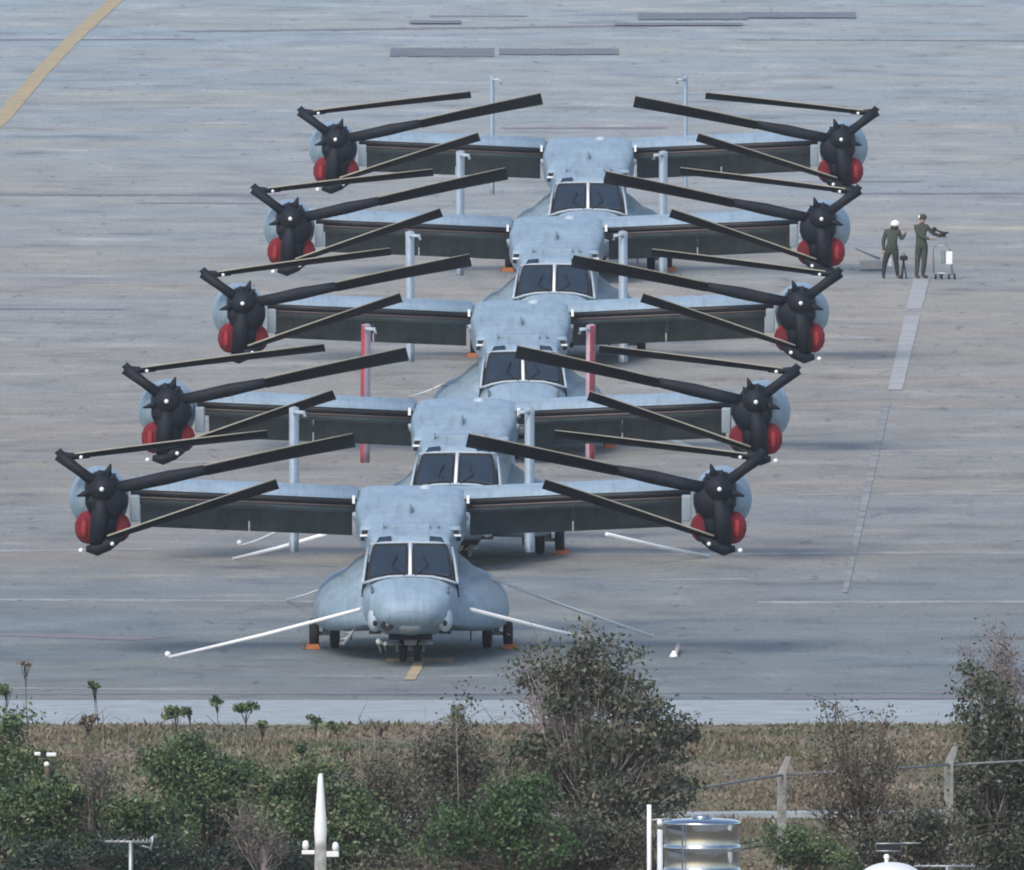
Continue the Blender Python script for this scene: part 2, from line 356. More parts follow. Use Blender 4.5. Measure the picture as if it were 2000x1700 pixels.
def aircraft():
    root = empty('tiltrotor_aircraft')
    # fuselage
    st = [(-6.0, 1.22, 1.38, .22, 2.2), (-5.93, 1.08, 1.50, .44, 2.4), (-5.75, .97, 1.63, .64, 2.5), (-5.45, .89, 1.75, .82, 2.6), (-5.05, .82, 1.86, .95, 2.7), (-4.6, .76, 1.96, 1.03, 2.8), (-4.1, .71, 2.05, 1.08, 2.9),
          (-3.6, .67, 2.27, 1.09, 3.0), (-3.1, .62, 2.52, 1.09, 3.0), (-2.6, .58, 2.70, 1.07, 3.0), (-1.5, .54, 2.84, 1.09, 3.0), (0, .52, 2.9, 1.1, 3.0), (5.5, .52, 2.9, 1.1, 3.0), (7.5, .75, 2.9, 1.05, 2.8), (9.5, 1.4, 2.88, .82, 2.5), (11.8, 2.1, 2.86, .42, 2.2)]
    b = MB().rings([sup(0, Y, zb, zt, hw, n) for Y, zb, zt, hw, n in st]); b.build('fuselage', M['paint'], root)
    # centre fairing over the wing root, sloping down to the cockpit roof
    fs = [(-2.5, 2.2, 2.74, .90, 5), (-1.5, 2.25, 2.88, .92, 5), (-.6, 2.3, 3.02, 1.0, 5), (.2, 2.4, 3.20, 1.16, 5), (.9, 2.5, 3.42, 1.25, 5), (1.7, 2.6, 3.62, 1.28, 5), (2.6, 2.65, 3.77, 1.29, 5), (3.4, 2.7, 3.79, 1.29, 5), (4.6, 2.7, 3.70, 1.26, 5), (6.5, 2.6, 3.2, .9, 3)]
    fr = MB().rings([sup(0, Y, zb, zt, hw, n, 36) for Y, zb, zt, hw, n in fs]).build('wing_fairing', M['paint'], root)
    # windshield: two panes in a pale frame
    zt, zb, Yt, Yb = 2.665, 1.985, -2.78, -4.1
    def quadplate(c, th, name, m, par=None):
        c = [Vector(p) for p in c]; n = (c[1]-c[0]).cross(c[3]-c[0]).normalized()
        if n.y > 0: n = -n
        vs = c + [p - n*th for p in c]; k = len(c)
        fcs = [tuple(range(k)), tuple(range(k, 2*k))[::-1]] + [(i, (i+1) % k, (i+1) % k+k, i+k) for i in range(k)]
        return MB().add(vs, fcs).build(name, m, par or root)
    def wp(x, u, off=0): return (x, Yb+(Yt-Yb)*u - off - .05, zb+(zt-zb)*u + off*.6)
    for s in (-1, 1):
        pane = quadplate([wp(s*.10, .10, .125), wp(s*.5, .07, .125), wp(s*.88, -.0, .08), wp(s*.91, .08, .06), wp(s*.855, .55, .075), wp(s*.80, .85, .08), wp(s*.74, .91, .085), wp(s*.10, .91, .105)], .012, 'windshield_pane', M['glass'])
        quadplate([wp(s*.055, .03, .10), wp(s*.5, .00, .10), wp(s*.93, -.09, .05), wp(s*1.0, -.06, -.02), wp(s*.93, .55, .04), wp(s*.86, .90, .05), wp(s*.80, .985, .06), wp(s*.055, .985, .08)], .05, 'seal', M['black_and_shade'], pane)
        # dark side quarter window behind the outer post
        quadplate([wp(s*1.05, -.02, -.12), wp(s*1.09, -.02, -.75), wp(s*1.02, .8, -.75), wp(s*.94, .8, -.10)], .04, 'side_window', M['glass'])
        MB().tube([wp(s*1.085, -.12, -.05), wp(s*1.02, .55, -.04), wp(s*.955, 1.02, -.05)], .035, 6).build('window_post', M['paint2'], root)
        # eyebrow window and scoop
        q = MB(); x0, x1 = s*.44, s*.80
        q.add([(x0, -2.45, 2.725), (x1, -2.45, 2.70), (s*.72, -2.1, 2.84), (x0, -2.1, 2.87), (x0, -2.2, 2.70), (x1, -2.2, 2.66), (s*.72, -1.9, 2.80), (x0, -1.9, 2.84)],
              [(0,1,2,3),(4,7,6,5),(0,4,5,1),(1,5,6,2),(2,6,7,3),(3,7,4,0)]); q.build('eyebrow_window', M['glass'], root)
        sx = s*.98
        sco = MB().rings([sup(sx, Y, lz(1040, .2)-.06, lz(1040, .2)+t, w, 3, 16) for Y, t, w in ((-.55, .14, .17), (.1, .16, .19), (.8, .12, .15))]).build('air_scoop', M['paint'], root)
        MB().box((sx-.14, -.58, 2.84), (sx+.13, -.552, 2.93)).build('scoop_opening', M['black_and_shade'], sco)
        MB().box((sx-.18, -.62, 2.79), (sx+.18, -.5, 2.835)).build('scoop_lip', M['white'], sco)
        MB().tube([(s*1.14, -.25, 2.72), (s*.95, -.3, 2.70)], .05, 6).build('scoop_duct', M['black_and_shade'], root)
        # white formation light at wing root
        MB().box((s*1.285, 1.7, lz(985, 1.8)), (s*1.35, 2.0, lz(970, 1.8))).build('root_light', M['white'], root)
        MB().tube([(s*1.27, 1.55, lz(1018, 1.5)), (s*1.30, 1.5, lz(1003, 1.5))], .05, 6).build('root_fitting', M['paint2'], root)
    MB().tube([wp(0, -.03, .10), wp(0, 1.02, .08)], .045, 6).build('windshield_post', M['white'], root)
    MB().tube([wp(-1.06, -.13, -.02), wp(-.8, -.07, .05), wp(-.5, -.025, .10), wp(0, -.01, .12), wp(.5, -.025, .10), wp(.8, -.07, .05), wp(1.06, -.13, -.02)], .035, 6).build('windshield_sill', M['paint2'], root)
    MB().tube([wp(-.92, 1.03, .03), wp(-.5, 1.04, .08), wp(0, 1.04, .1), wp(.5, 1.04, .08), wp(.92, 1.03, .03)], .035, 6).build('windshield_header', M['paint2'], root)
    for s in (-1, 1):
        MB().tube([wp(s*.12, -.02, .16), wp(s*.42, .30, .17), wp(s*.30, .62, .15)], .013, 5).build('wiper', M['black_and_shade'], root)
        MB().box((s*.62-.012, -.9, 2.93), (s*.62+.012, -.6, 3.12)).build('blade_aerial', M['lower'], root)
        MB().box((s*.35, -5.50, 1.60), (s*.55, -5.3, 1.63)).build('nose_vent', M['lower'], root)
    MB().box((-.02, .4, 3.2), (.02, .8, 3.48)).build('blade_aerial', M['lower'], root)
    MB().lathe([(3.60, .16), (3.80, .15), (3.84, .05)], 'Z', (.35, 2.6, 0), 14).build('dome_aerial', M['paint2'], root)
    MB().box((-.45, -1.0, 2.90), (.45, -.4, 3.075)).build('roof_hatch', M['paint'], root, bevel=.02)
    # nose details
    for s in (-1, 1):
        x = s*.80; z = lz(1210, -5.2)
        lb = MB().ball((x, -5.12, z-.02), (.18, .30, .30), 14).build('light_housing', M['paint2'], root)
        MB().ball((x, -5.41, z-.09), (.055, .04, .07), 8).build('landing_light', M['black_and_shade'], lb)
        MB().ball((x-.0, -5.39, z+.10), (.045, .04, .03), 8).build('formation_light', M['black_and_shade'], lb)
        MB().tube([(x-.14, -5.2, z-.31), (x+.14, -5.2, z-.31)], .04, 6).build('housing_shadow_gap', M['black_and_shade'], lb)
        # air data probe and vents on the cheeks
        MB().tube([(s*.88, -4.75, lz(1148, -4.7)), (s*.86, -4.98, lz(1158, -4.7))], .035, 6).build('air_data_probe', M['flap'], root)
    rg = MB().lathe([(0, .13), (-.12, .145), (-.2, .13), (-.2, .08), (-.1, .07)], 'Y', ((760-804)/K, -5.45, lz(1221, -5.5)), 16).build('sensor_ring', M['black_and_shade'], root)
    MB().ball(((760-804)/K, -5.57, lz(1221, -5.5)), .07, 10).build('sensor_lens', M['rim'], rg)
    MB().rings([sup(0, -5.75, .95, 1.04, .20, 2.5, 16), sup(0, -5.6, .86, 1.0, .26, 2.5, 16), sup(0, -4.6, .70, .9, .24, 2.5, 16)]).build('chin_fairing', M['paint2'], root)
    # sponsons with details
    for s in (-1, 1):
        rr_ = []
        for Y, k_ in ((-2.6, .02), (-2.3, .2), (-1.6, .42), (-.6, .66), (.6, .85), (1.9, .97), (3.0, 1.0), (6.5, 1.0), (8.0, .7)):
            top = [(.55, 1.80), (.95, 1.82), (1.45, 1.78), (1.82, 1.62), (2.06, 1.40), (2.21, 1.14), (2.27, .86), (2.21, .64), (2.0, .52), (1.5, .50), (.55, .52)]
            rr_.append([(s*(.95+(x-.95)*k_ if x > .95 else x), Y, 1.05+(z-1.05)*(.35+.65*k_)) for x, z in top])
        q = MB().rings(rr_)
        sp = q.build('sponson', M['paint'], root)
        for dx in (1.45, 1.62) if s > 0 else (1.42, 1.64):
            MB().lathe([(.35, .075), (-.06, .08), (-.06, .05)], 'Y', (s*dx, .9, lz(1184, .6)), 10).build('warning_sensor', M['flap'], sp)
        MB().box((s*1.42, -.05, lz(1202, .3)), (s*1.72, .8, lz(1194, .3))).build('vent', M['black_and_shade'], sp)
        # sloping shoulder between the cabin and the sponson
        MB().rings([[(s*x_, Y, z_) for x_, z_ in ((.7, 1.2), (.7, 1.7+h_*.55), (1.0, 1.7+h_*.5), (1.1+w*.6, 1.68+h_*.36), (1.3+w*1.7, 1.62), (1.2+w, 1.2))] for Y, h_, w in ((-.8, .02, .0), (.5, .5, .08), (2.2, .9, .2), (4, 1.1, .26), (7, .7, .15))]).build('shoulder_fairing', M['paint'], root)
        # main gear leg and two wheels
        MB().tube([(s*1.9, 3.9, .95), (s*1.98, 4.0, .36)], .07, 8).tube([(s*1.66, 4, .34), (s*2.36, 4, .34)], .05, 6).tube([(s*1.55, 3.4, .8), (s*1.95, 3.95, .4)], .035, 6).build('main_gear_leg', M['strut'], root)
        for dx in (1.76, 2.24):
            w = MB().lathe([(-.11, .22), (-.10, .31), (-.06, .34), (.06, .34), (.10, .31), (.11, .22)], 'X', (s*dx, 4, .345), 20).build('wheel', M['tyre'], root)
            MB().lathe([(-.118, .02), (-.118, .17), (.118, .17), (.118, .02)], 'X', (s*dx, 4, .345), 14).build('rim', M['rim'], w)
        MB().box((s*1.38-.02, 2.9, .22), (s*1.38+.02, 4.8, .62)).build('gear_door', M['lower'], root)
    # nose gear
    MB().tube([(0, -2.6, .9), (0, -2.75, .3)], .075, 8).tube([(-.33, -2.75, .28), (.33, -2.75, .28)], .045, 6).tube([(0, -2.0, .75), (0, -2.7, .42)], .04, 6).build('nose_gear_leg', M['strut'], root)
    MB().add([(-.20, -3.0, .72), (.20, -3.0, .72), (.13, -3.02, .40), (-.13, -3.02, .40), (-.20, -2.95, .72), (.20, -2.95, .72), (.13, -2.97, .40), (-.13, -2.97, .40)],
             [(0,1,2,3),(4,7,6,5),(0,4,5,1),(1,5,6,2),(2,6,7,3),(3,7,4,0)]).build('nose_gear_door', M['paint2'], root)
    for s in (-1, 1):
        w = MB().lathe([(-.09, .16), (-.08, .25), (-.04, .28), (.04, .28), (.08, .25), (.09, .16)], 'X', (s*.17, -2.75, .285), 18).build('nose_wheel', M['tyre'], root)
        MB().lathe([(-.095, .02), (-.095, .13), (.095, .13), (.095, .02)], 'X', (s*.17, -2.75, .285), 12).build('rim', M['rim'], w)
        MB().box((s*.30-.03, -3.3, .28), (s*.30+.03, -2.0, .68)).build('bay_door', M['flap'], root)
    MB().tube([(-.68, -3.2, lz(1258, -3.2)), (-.2, -3.0, lz(1262, -3.2))], .035, 6).build('tow_fitting', M['strut'], root); MB().tube([(.2, -3.0, lz(1260, -3.1)), (.5, -3.1, lz(1258, -3.2))], .035, 6).build('tow_fitting', M['strut'], root)
    MB().box((-.5, -3.6, .55), (.5, -1.2, .64)).build('belly_shadow_slab', M['black_and_shade'], root)  # dark slab put in for the shadow under the nose belly
    MB().ball((-.72, -3.22, lz(1255, -3.2)), .075, 8).ball((-.57, -3.22, lz(1259, -3.2)), .055, 8).build('taxi_light', M['white'], root)
    MB().tube([(-.72, -3.2, lz(1262, -3.2)), (-.66, -3.2, lz(1278, -3.2))], .03, 6).tube([(-.58, -3.2, lz(1264, -3.2)), (-.55, -3.2, lz(1276, -3.2))], .03, 6).build('belly_aerial', M['flap'], root)
    # open lower half of the crew door with its steps
    cd = MB()
    cd.tube([(-1.12, -1.6, lz(1212, -1.6)), (-1.55, -1.5, lz(1262, -1.5))], .035, 6).tube([(-1.2, -1.2, lz(1225, -1.2)), (-1.62, -1.1, lz(1262, -1.2))], .03, 6)
    for u in (.25, .5, .75): cd.tube([(-1.12-.43*u, -1.6+.1*u, lz(1212+50*u, -1.6)), (-1.3-.40*u, -1.2+.1*u, lz(1216+48*u, -1.2))], .03, 6)
    cd.build('boarding_step', M['strut'], root)
    # wing, leading edge, flaperons
    for s in (-1, 1):
        secs = []
        xs = [(1.22, 0.), (3.5, .11), (5.0, .17), (6.45, .24)]
        prof = [(0, 0), (.03, .07), (.12, .16), (.35, .25), (.8, .30), (1.3, .27), (2.0, .14), (2.5, .0), (2.5, -.05), (1.8, -.14), (1.1, -.24), (.4, -.27), (.1, -.18), (.02, -.08)]
        LE = lambda x: 2.05 - (x-1.22)*.07
        W = MB().rings([[(s*x, LE(x)+py, 3.49+dz+pz) for py, pz in prof] for x, dz in xs])
        W.build('wing', M['paint'], root)
        bp = [(-.02, .05), (-.05, -.01), (-.035, -.09), (.0, -.10), (.03, -.06), (0, .03)]
        MB().rings([[(s*x, LE(x)+py-.006, 3.49+dz+pz-.006) for py, pz in bp] for x, dz in xs]).build('leading_edge_boot', M['boot'], root)
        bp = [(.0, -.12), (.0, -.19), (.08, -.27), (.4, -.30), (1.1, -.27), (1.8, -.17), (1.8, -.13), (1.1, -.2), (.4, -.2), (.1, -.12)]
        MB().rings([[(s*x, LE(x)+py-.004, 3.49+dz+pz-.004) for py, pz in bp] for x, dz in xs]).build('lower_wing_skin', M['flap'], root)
        bp = [(-.03, -.10), (-.02, -.15), (.03, -.16), (.02, -.11)]
        MB().rings([[(s*x, LE(x)+py-.012, 3.49+dz+pz-.012) for py, pz in bp] for x, dz in xs]).build('edge_seal', M['brown'], root)
        for xa, xb in ((1.36, 3.72), (3.76, 6.25)):
            fl = []
            for x in (xa, xb):
                dz = (x-1.22)*.045; y0 = LE(x)+2.28; z0 = 3.30+dz
                q = [(-.10, .02), (-.06, .10), (.04, .10), (.12, .0), (.20, -.35), (.22, -.78), (.19, -.78), (.05, -.5), (-.08, -.2)]
                fl.append([(s*x, y0+a*1.2, z0+b*.93) for a, b in q])
            MB().rings(fl, smooth=False).build('flaperon', M['flap'], root)
        MB().tube([(s*3.74, LE(3.7)+.5, 3.32), (s*3.74, LE(3.7)+2.1, 2.98)], .05, 6).build('flap_bracket', M['flap'], root)
        # tail fins
        fx = s*2.74
        pr = [(0, .0), (.25, .10), (.9, .115), (1.6, .06), (2.1, .01)]
        fr_ = []
        for z, y0, c in ((lz(1083, 11), 10.9, .55), (lz(1060, 11), 10.7, .9), (lz(960, 11), 10.7, 1.0), (lz(815, 11), 11.3, .8), (lz(800, 11), 11.4, .75)):
            fr_.append([(fx+px*1.0, y0+py*c, z) for py, px in pr] + [(fx-px*1.0, y0+py*c, z) for py, px in pr[::-1]])
        fin = MB().rings(fr_).build('tail_fin', M['paint2'], root)
        MB().tube([(fx, 11.35, lz(806, 11)), (fx-s*.24, 11.25, lz(806, 11)), (fx-s*.25, 11.2, lz(815, 11))], .05, 6).build('fin_tip_bracket', M['paint2'], fin)
    MB().rings([[(x, 11.0+y_, 2.82+z_) for y_, z_ in ((0, 0), (.2, .07), (.7, .09), (1.4, .03), (1.6, 0), (1.0, -.05), (.3, -.06))] for x in (-2.74, 0, 2.74)]).build('horizontal_stabilizer', M['paint'], root)
    # nacelles, hubs, blades
    for s in (-1, 1):
        def G(u, Y, w): return (s*(7.08 - u), Y, HUB + w)       # u inboard, w up, from the hub
        rg = []
        for Y, rx, rz, cz in ((.30, .42, .40, -.15), (.45, .52, .52, -.22), (.8, .62, .66, -.28), (1.5, .68, .72, -.30), (2.6, .68, .76, -.34), (3.6, .60, .66, -.34), (4.6, .42, .48, -.30), (5.0, .25, .3, -.2)):
            rg.append([tuple(Vector(G(-.10, Y, cz)) + Vector((rx*math.cos(t), 0, rz*math.sin(t)))) for t in [2*math.pi*k/26 for k in range(26)]])
        nac = MB().rings(rg).build('nacelle', M['paint'], root)
        ink = MB()
        rg = [[tuple(Vector(G(.02, Y, -.93)) + Vector((r*1.05*math.cos(t), 0, r*1.08*math.sin(t)))) for t in [2*math.pi*k/24 for k in range(24)]] for Y, r in ((1.6, .46), (.60, .47), (.30, .45), (.24, .40), (.34, .36))]
        ink.rings(rg).build('intake_lip', M['hub'], nac)
        MB().ball(G(.36, .22, -.90), (.29, .10, .35), 14).build('intake_cover', M['red'], nac)      # outboard lobe mirrored below
        MB().ball(G(-.36, .20, -.90), (.29, .12, .38), 14).build('intake_cover', M['red'], nac)
        MB().ball(G(-.43, .08, -.92), (.07, .05, .20), 10).build('cover_pad', mred2, nac)
        MB().box(tuple(min(a, b) for a, b in zip(G(.62, .9, -.20), G(.84, 1.4, -.80))), tuple(max(a, b) for a, b in zip(G(.62, .9, -.20), G(.84, 1.4, -.80)))).build('access_panel', M['paint2'], nac, bevel=.03)
        MB().tube([G(.44, .7, -.72), G(.45, .65, -1.02)], [.03, .07], 6).build('pylon_light', M['white'], nac)
        # inboard end shield of the wing
        hb = MB()
        hb.lathe([(-.34, .06), (-.30, .16), (-.2, .27), (0, .36), (.2, .42), (.42, .40)], 'Y', G(0, 0, 0), 18)
        hb.ball(G(0.08, .1, -.26), (.50, .3, .48), 14); hb.tube([G(.1, .25, -.3), G(.12, .25, -1.3)], [.34, .18], 10)
        hub = hb.build('rotor_hub', M['hub'], root)
        for ang, ln in ((72, .60), (196, .62), (318, .48), (100, .44), (228, .55), (50, .46)):
            a = rad(ang); d = (math.cos(a), math.sin(a))
            MB().tube([G(d[0]*.25, -.02, d[1]*.25), G(d[0]*ln*.8, -.05, d[1]*ln*.8), G(d[0]*ln, -.08, d[1]*ln)], [.12, .06, .02], 6).build('pitch_horn', M['hub'], hub)
        MB().ball(G(-.02, -.36, .0), .055, 10).build('spinner_highlight', M['white'], hub)  # white ball stands in for the highlight on the spinner
        def blade(p0, p1, c0, c1, t0, t1, yoff0=0., yoff1=0., th=.034):
            A = Vector((p0[0], yoff0, p0[1])); B = Vector((p1[0], yoff1, p1[1])); ax = (B-A).normalized()
            u = Vector((-ax.z, 0, ax.x)); 
            if u.z < 0: u = -u
            v = Vector((0, 1, 0)); rr = []; ee = []
            for i in range(9):
                k = i/8; c = c0+(c1-c0)*k; t = rad(t0+(t1-t0)*k); p = A.lerp(B, k) + Vector((0, 0, -.05*k*k))
                cd = u*math.sin(t) - v*math.cos(t); td = u*math.cos(t) + v*math.sin(t)
                tt = th*(1.2-.4*k)
                sec = [(.5, 0), (.38, .8), (.1, 1), (-.3, .5), (-.5, 0), (-.3, -.5), (.1, -1), (.38, -.8)]
                rr.append([G(*(lambda q: (q.x, q.y, q.z))(p + cd*(a*c) + td*(b_*tt))) for a, b_ in sec])
                s2 = [(.515, -.15), (.47, .45), (.43, .76), (.41, .74), (.465, -.45)]
                ee.append([G(*(lambda q: (q.x, q.y, q.z))(p + cd*(a*c) + td*(b_*tt*1.1))) for a, b_ in s2])
            bl = MB().rings(rr).build('rotor_blade', M['blade'], root)
            MB().rings(ee).build('abrasion_strip', M['strip'], bl)
            return bl
        # first blade: straight inboard
        b1 = blade((2.35, .42), (5.78, 1.17), .54, .62, 29, 35, -.02, -.02)
        MB().tube([G(.3, 0, .02), G(.9, 0, .13), G(1.5, 0, .26), G(2.0, 0, .36), G(2.7, 0, .50)], [.15, .17, .18, .15, .12], 6, flat=.6).build('blade_cuff', M['hub'], b1)
        # second blade: folded back inboard from the upper outboard cuff
        b2 = blade((-.92, .70), (3.78, 1.29), .32, .46, 24, 27, .25, .35)
        MB().tube([G(-.15, 0, .12), G(-.55, .02, .42), G(-1.02, .05, .78)], [.15, .13, .16], 6).tube([G(-1.02, .05, .78), G(-.96, 0.03, .92)], [.10, .02], 6).tube([G(-1.04, .08, .74), G(-.3, .24, .74)], [.13, .05], 6).build('blade_cuff', M['hub'], b2)
        MB().ball(G(-.50, .02, .72), .045, 8).build('fold_lock', M['white'], b2)
        # third blade: folded inboard from the lower cuff
        b3 = blade((.12, -1.14), (4.02, .17), .32, .52, 24, 31, -.12, -.15)
        MB().tube([G(0, -.05, -.2), G(-.08, -.08, -.7), G(-.12, -.08, -1.25)], [.18, .20, .19], 6).tube([G(-.38, -.05, -1.38), G(-.15, -.08, -1.40), G(.12, -.1, -1.28), G(.5, -.1, -1.06)], [.07, .15, .15, .06], 8).build('blade_cuff', M['hub'], b3)
        MB().ball(G(-.50, -.10, -1.42), .06, 8).build('fold_lock', M['white'], b3)
        MB().ball(G(.22, -.25, -1.26), .05, 8).build('fold_lock', M['white'], b3)
    return root
mred2 = mat('cover_pad_orange_red', (.33, .03, .028), .9)
proto = aircraft()
SPOT = [((802, 956), .0, 'nearest tiltrotor aircraft at the front of the column with its whole nose in view'),
        ((901.5, 785), -1.9, 'second tiltrotor aircraft from the front, the only one with red tail fins'),
        ((1018.5, 593), .6, 'middle tiltrotor aircraft of the column, third counted from the front'),
        ((1086, 428), -.8, 'fourth tiltrotor aircraft from the front, next but one behind the red-finned one'),
        ((1149, 273), -.2, 'farthest tiltrotor aircraft at the rear end of the column, nothing parked behind it')]
chock0 = None
chock_lab = ['orange wheel chock at the left main wheels of the nearest aircraft', 'orange wheel chock at the right main wheels of the nearest aircraft beside the brown tree']
planes = []
sides = ('left', 'right')
ordn = ['nearest', 'second', 'third', 'fourth', 'farthest']
for i, ((cx, cy), yaw, lab) in enumerate(SPOT):
    o = proto if i == 0 else copy_tree(proto)
    p = P(cx, cy, HUB)
    o.location = (p.x, p.y, 0.014); o.rotation_euler = (0, 0, rad(yaw))
    tag(o, lab, 'aircraft', 'parked tiltrotor aircraft in a column'); planes.append(o)
    if i:
        rv = random.Random(40+i)
        for c in list(o.children):
            if c.name.startswith('rotor_blade'):
                sx = 1 if sum(v.co.x for v in c.data.vertices) > 0 else -1
                h = Vector((sx*7.08, 0, HUB)); c.matrix_basis = Matrix.Translation(h) @ Matrix.Rotation(rad(rv.uniform(-.9, .9)), 4, 'Y') @ Matrix.Translation(-h)
    if i == 1:
        for c in list(o.children):
            if c.name.startswith('tail_fin'):
                c.data = c.data.copy(); me = c.data; me.materials.clear(); me.materials.append(M['redfin']); me.materials.append(M['pink'])
                sx = 1 if sum(v.co.x for v in me.vertices) > 0 else -1
                for f in me.polygons:
                    f.material_index = 1 if f.normal.x*sx < .1 and f.center.z > 2.0 else 0
                c['label'] = 'red tail fin'
    if i == 4:
        for c in list(o.children):
            if c.name.startswith('tail_fin'):
                c.data = c.data.copy(); mx = sum(v.co.x for v in c.data.vertices)/len(c.data.vertices)
                for v in c.data.vertices: v.co.x = mx+(v.co.x-mx)*.55
    for j, s in enumerate((-1, 1)):
        ct = MB() if chock0 is None else None
        if chock0 is None:
            for y in (3.45, 4.40):
                ct.add([(-.15, y, 0), (.19, y, 0), (.19, y+.22, 0), (-.15, y+.22, 0), (-.12, y+.11, .11), (.15, y+.11, .11)], [(0,3,2,1),(0,1,5,4),(2,3,4,5),(1,2,5),(3,0,4)])
            ct.tube([(-.20, 3.5, .03), (-.22, 4.0, .03), (-.2, 4.5, .03)], .02, 5)
            ck = ct.build('wheel_chock', M['orange']); chock0 = ck
        else:
            ck = chock0.copy(); COL.objects.link(ck)
        a = rad(yaw); off = Vector((s*2.28, 0, 0))
        ck.location = (p.x + math.cos(a)*off.x, p.y + math.sin(a)*off.x, .016); ck.rotation_euler = (0, 0, a)
        tag(ck, f'pair of orange wheel chocks under the {sides[j]} main wheels of the {ordn[i]} aircraft', 'wheel chock', 'orange wheel chocks')

# ------------------------------------------------------------------ white tie-down poles and weights
def rod(lab, a, b, r=.035, ballend=False, group='white tie-down poles beside the aircraft'):
    o = empty('tie_down_pole', b); A = Vector(a)-Vector(b)
    tag(o, lab, 'tie-down pole', group)
    MB().tube([A, A*.5+Vector((0, 0, -.03)), Vector((0, 0, 0))], [r, r, r*.8], 8).build('pole', M['white'], o)
    if ballend:
        MB().ball((-.03, 0, .07), .07, 10).build('end_weight', M['white'], o)
    else:
        MB().ball((0, 0, .03), .03, 8).build('foot', M['galv'], o)
    return o
def gp(x, y): q = P(x, y, .03); return (q.x, q.y, q.z)
y1 = P(802, 956, HUB).y; y2 = P(901.5, 785, HUB).y; y3 = P(1018.5, 593, HUB).y; y4 = P(1086, 428, HUB).y
def ap(x, y, Y): q = PD(x, y, Y); return (q.x, q.y, q.z)
rod('long white pole slanting from the nearest nose down to a white ball at left', ap(705, 1190, y1-3.3), gp(330, 1284), .045, True)
rod('white pole slanting from the nearest nose down right behind the brown tree', ap(920, 1191, y1-3.3), gp(1240, 1268), .05)
rod('thin white pole running right from the sponson of the nearest aircraft', ap(955, 1128, y1+4), gp(1275, 1243), .036)
rod('faint short pole sticking out left of the sponson of the nearest aircraft', ap(640, 1145, y1+8), gp(560, 1172), .022)
rod('white pole below the left wing of the nearest aircraft crossing its tail fin', ap(638, 1043, y2-4), gp(456, 1092), .0526)
rod('short white pole with a ball end below the left wing of the nearest aircraft', ap(538, 1040, y2+7), gp(470, 1066), .03, True)
rod('bright white pole on the paving left of the nearest right rotor', ap(1185, 1044, y2-4), gp(1384, 1087), .052)
rod('white pole below the right wing of the second aircraft', ap(1236, 835, y3-2), gp(1352, 874), .0526)
rod('white pole beside the left flank of the third aircraft behind the second wing', ap(868, 750, y3+4), gp(800, 776), .03)
rod('white pole beside the left flank of the fourth aircraft', ap(948, 497, y4+6), gp(895, 510), .03)
cn = empty('marker_cone', gp(1316, 1284)); tag(cn, 'small white and pink marker lying on the paving right of the brown tree', 'marker')
MB().lathe([(0, .10), (.03, .10), (.12, .05), (.15, .03)], 'Z', (0, 0, 0), 10).build('cone_base', M['white'], cn)
MB().tube([(.05, .6, .06), (.12, 3.5, .12)], .05, 6).build('cone_ribbon', M['pink'], cn)

# ------------------------------------------------------------------ people and carts
def person(lab, loc, J, edges, mats_z, rz=0, helmet=None, parts=()):
    names = list(J); me = bpy.data.meshes.new('person')
    me.from_pydata([J[n][0] for n in names], [(names.index(a), names.index(b)) for a, b in edges], [])
    o = bpy.data.objects.new('person', me); link(o)
    sk = o.modifiers.new('skin', 'SKIN'); sk.use_smooth_shade = True
    for i, n in enumerate(names):
        r = J[n][1]; me.skin_vertices[0].data[i].radius = r if hasattr(r, '__len__') else (r, r)
        me.skin_vertices[0].data[i].use_root = (n == 'pelvis')
    sb = o.modifiers.new('sub', 'SUBSURF'); sb.levels = 2; sb.render_levels = 2
    dg = bpy.context.evaluated_depsgraph_get(); nm = bpy.data.meshes.new_from_object(o.evaluated_get(dg))
    o.modifiers.clear(); o.data = nm; nm.materials.clear()
    for m, _ in mats_z: nm.materials.append(m)
    for f in nm.polygons:
        f.use_smooth = True
        for k, (m, test) in enumerate(mats_z):
            if test(f.center): f.material_index = k; break
    o.location = loc; o.rotation_euler = (0, 0, rz)
    tag(o, lab, 'person', 'ground crew on the paving')
    return o
E_ = [('pelvis', 'waist'), ('waist', 'chest'), ('chest', 'neck'), ('neck', 'head'), ('head', 'crown'), ('chest', 'shL'), ('shL', 'elL'), ('elL', 'wrL'), ('wrL', 'haL'), ('chest', 'shR'), ('shR', 'elR'), ('elR', 'wrR'), ('wrR', 'haR'),
      ('pelvis', 'hiL'), ('hiL', 'knL'), ('knL', 'anL'), ('anL', 'toL'), ('pelvis', 'hiR'), ('hiR', 'knR'), ('knR', 'anR'), ('anR', 'toR')]
def hand(par, w, d, m):
    w, d = Vector(w), Vector(d).normalized(); side = Vector((-d.y, d.x, .2)).normalized(); q = MB()
    q.tube([w, w+d*.05, w+d*.09], [.028, .04, .035], 8, flat=1)
    for k, l in enumerate((.065, .08, .075, .06)):
        b_ = w+d*.08+side*(k-1.5)*.018; q.tube([b_, b_+d*l*.5, b_+d*l*.85+Vector((0, 0, -.03))], [.010, .009, .007], 5)
    q.tube([w+d*.03+side*.03, w+d*.06+side*.065, w+d*.09+side*.06], [.012, .011, .008], 5)
    return q.build('hand', m, par)
g1 = P(1742, 546)
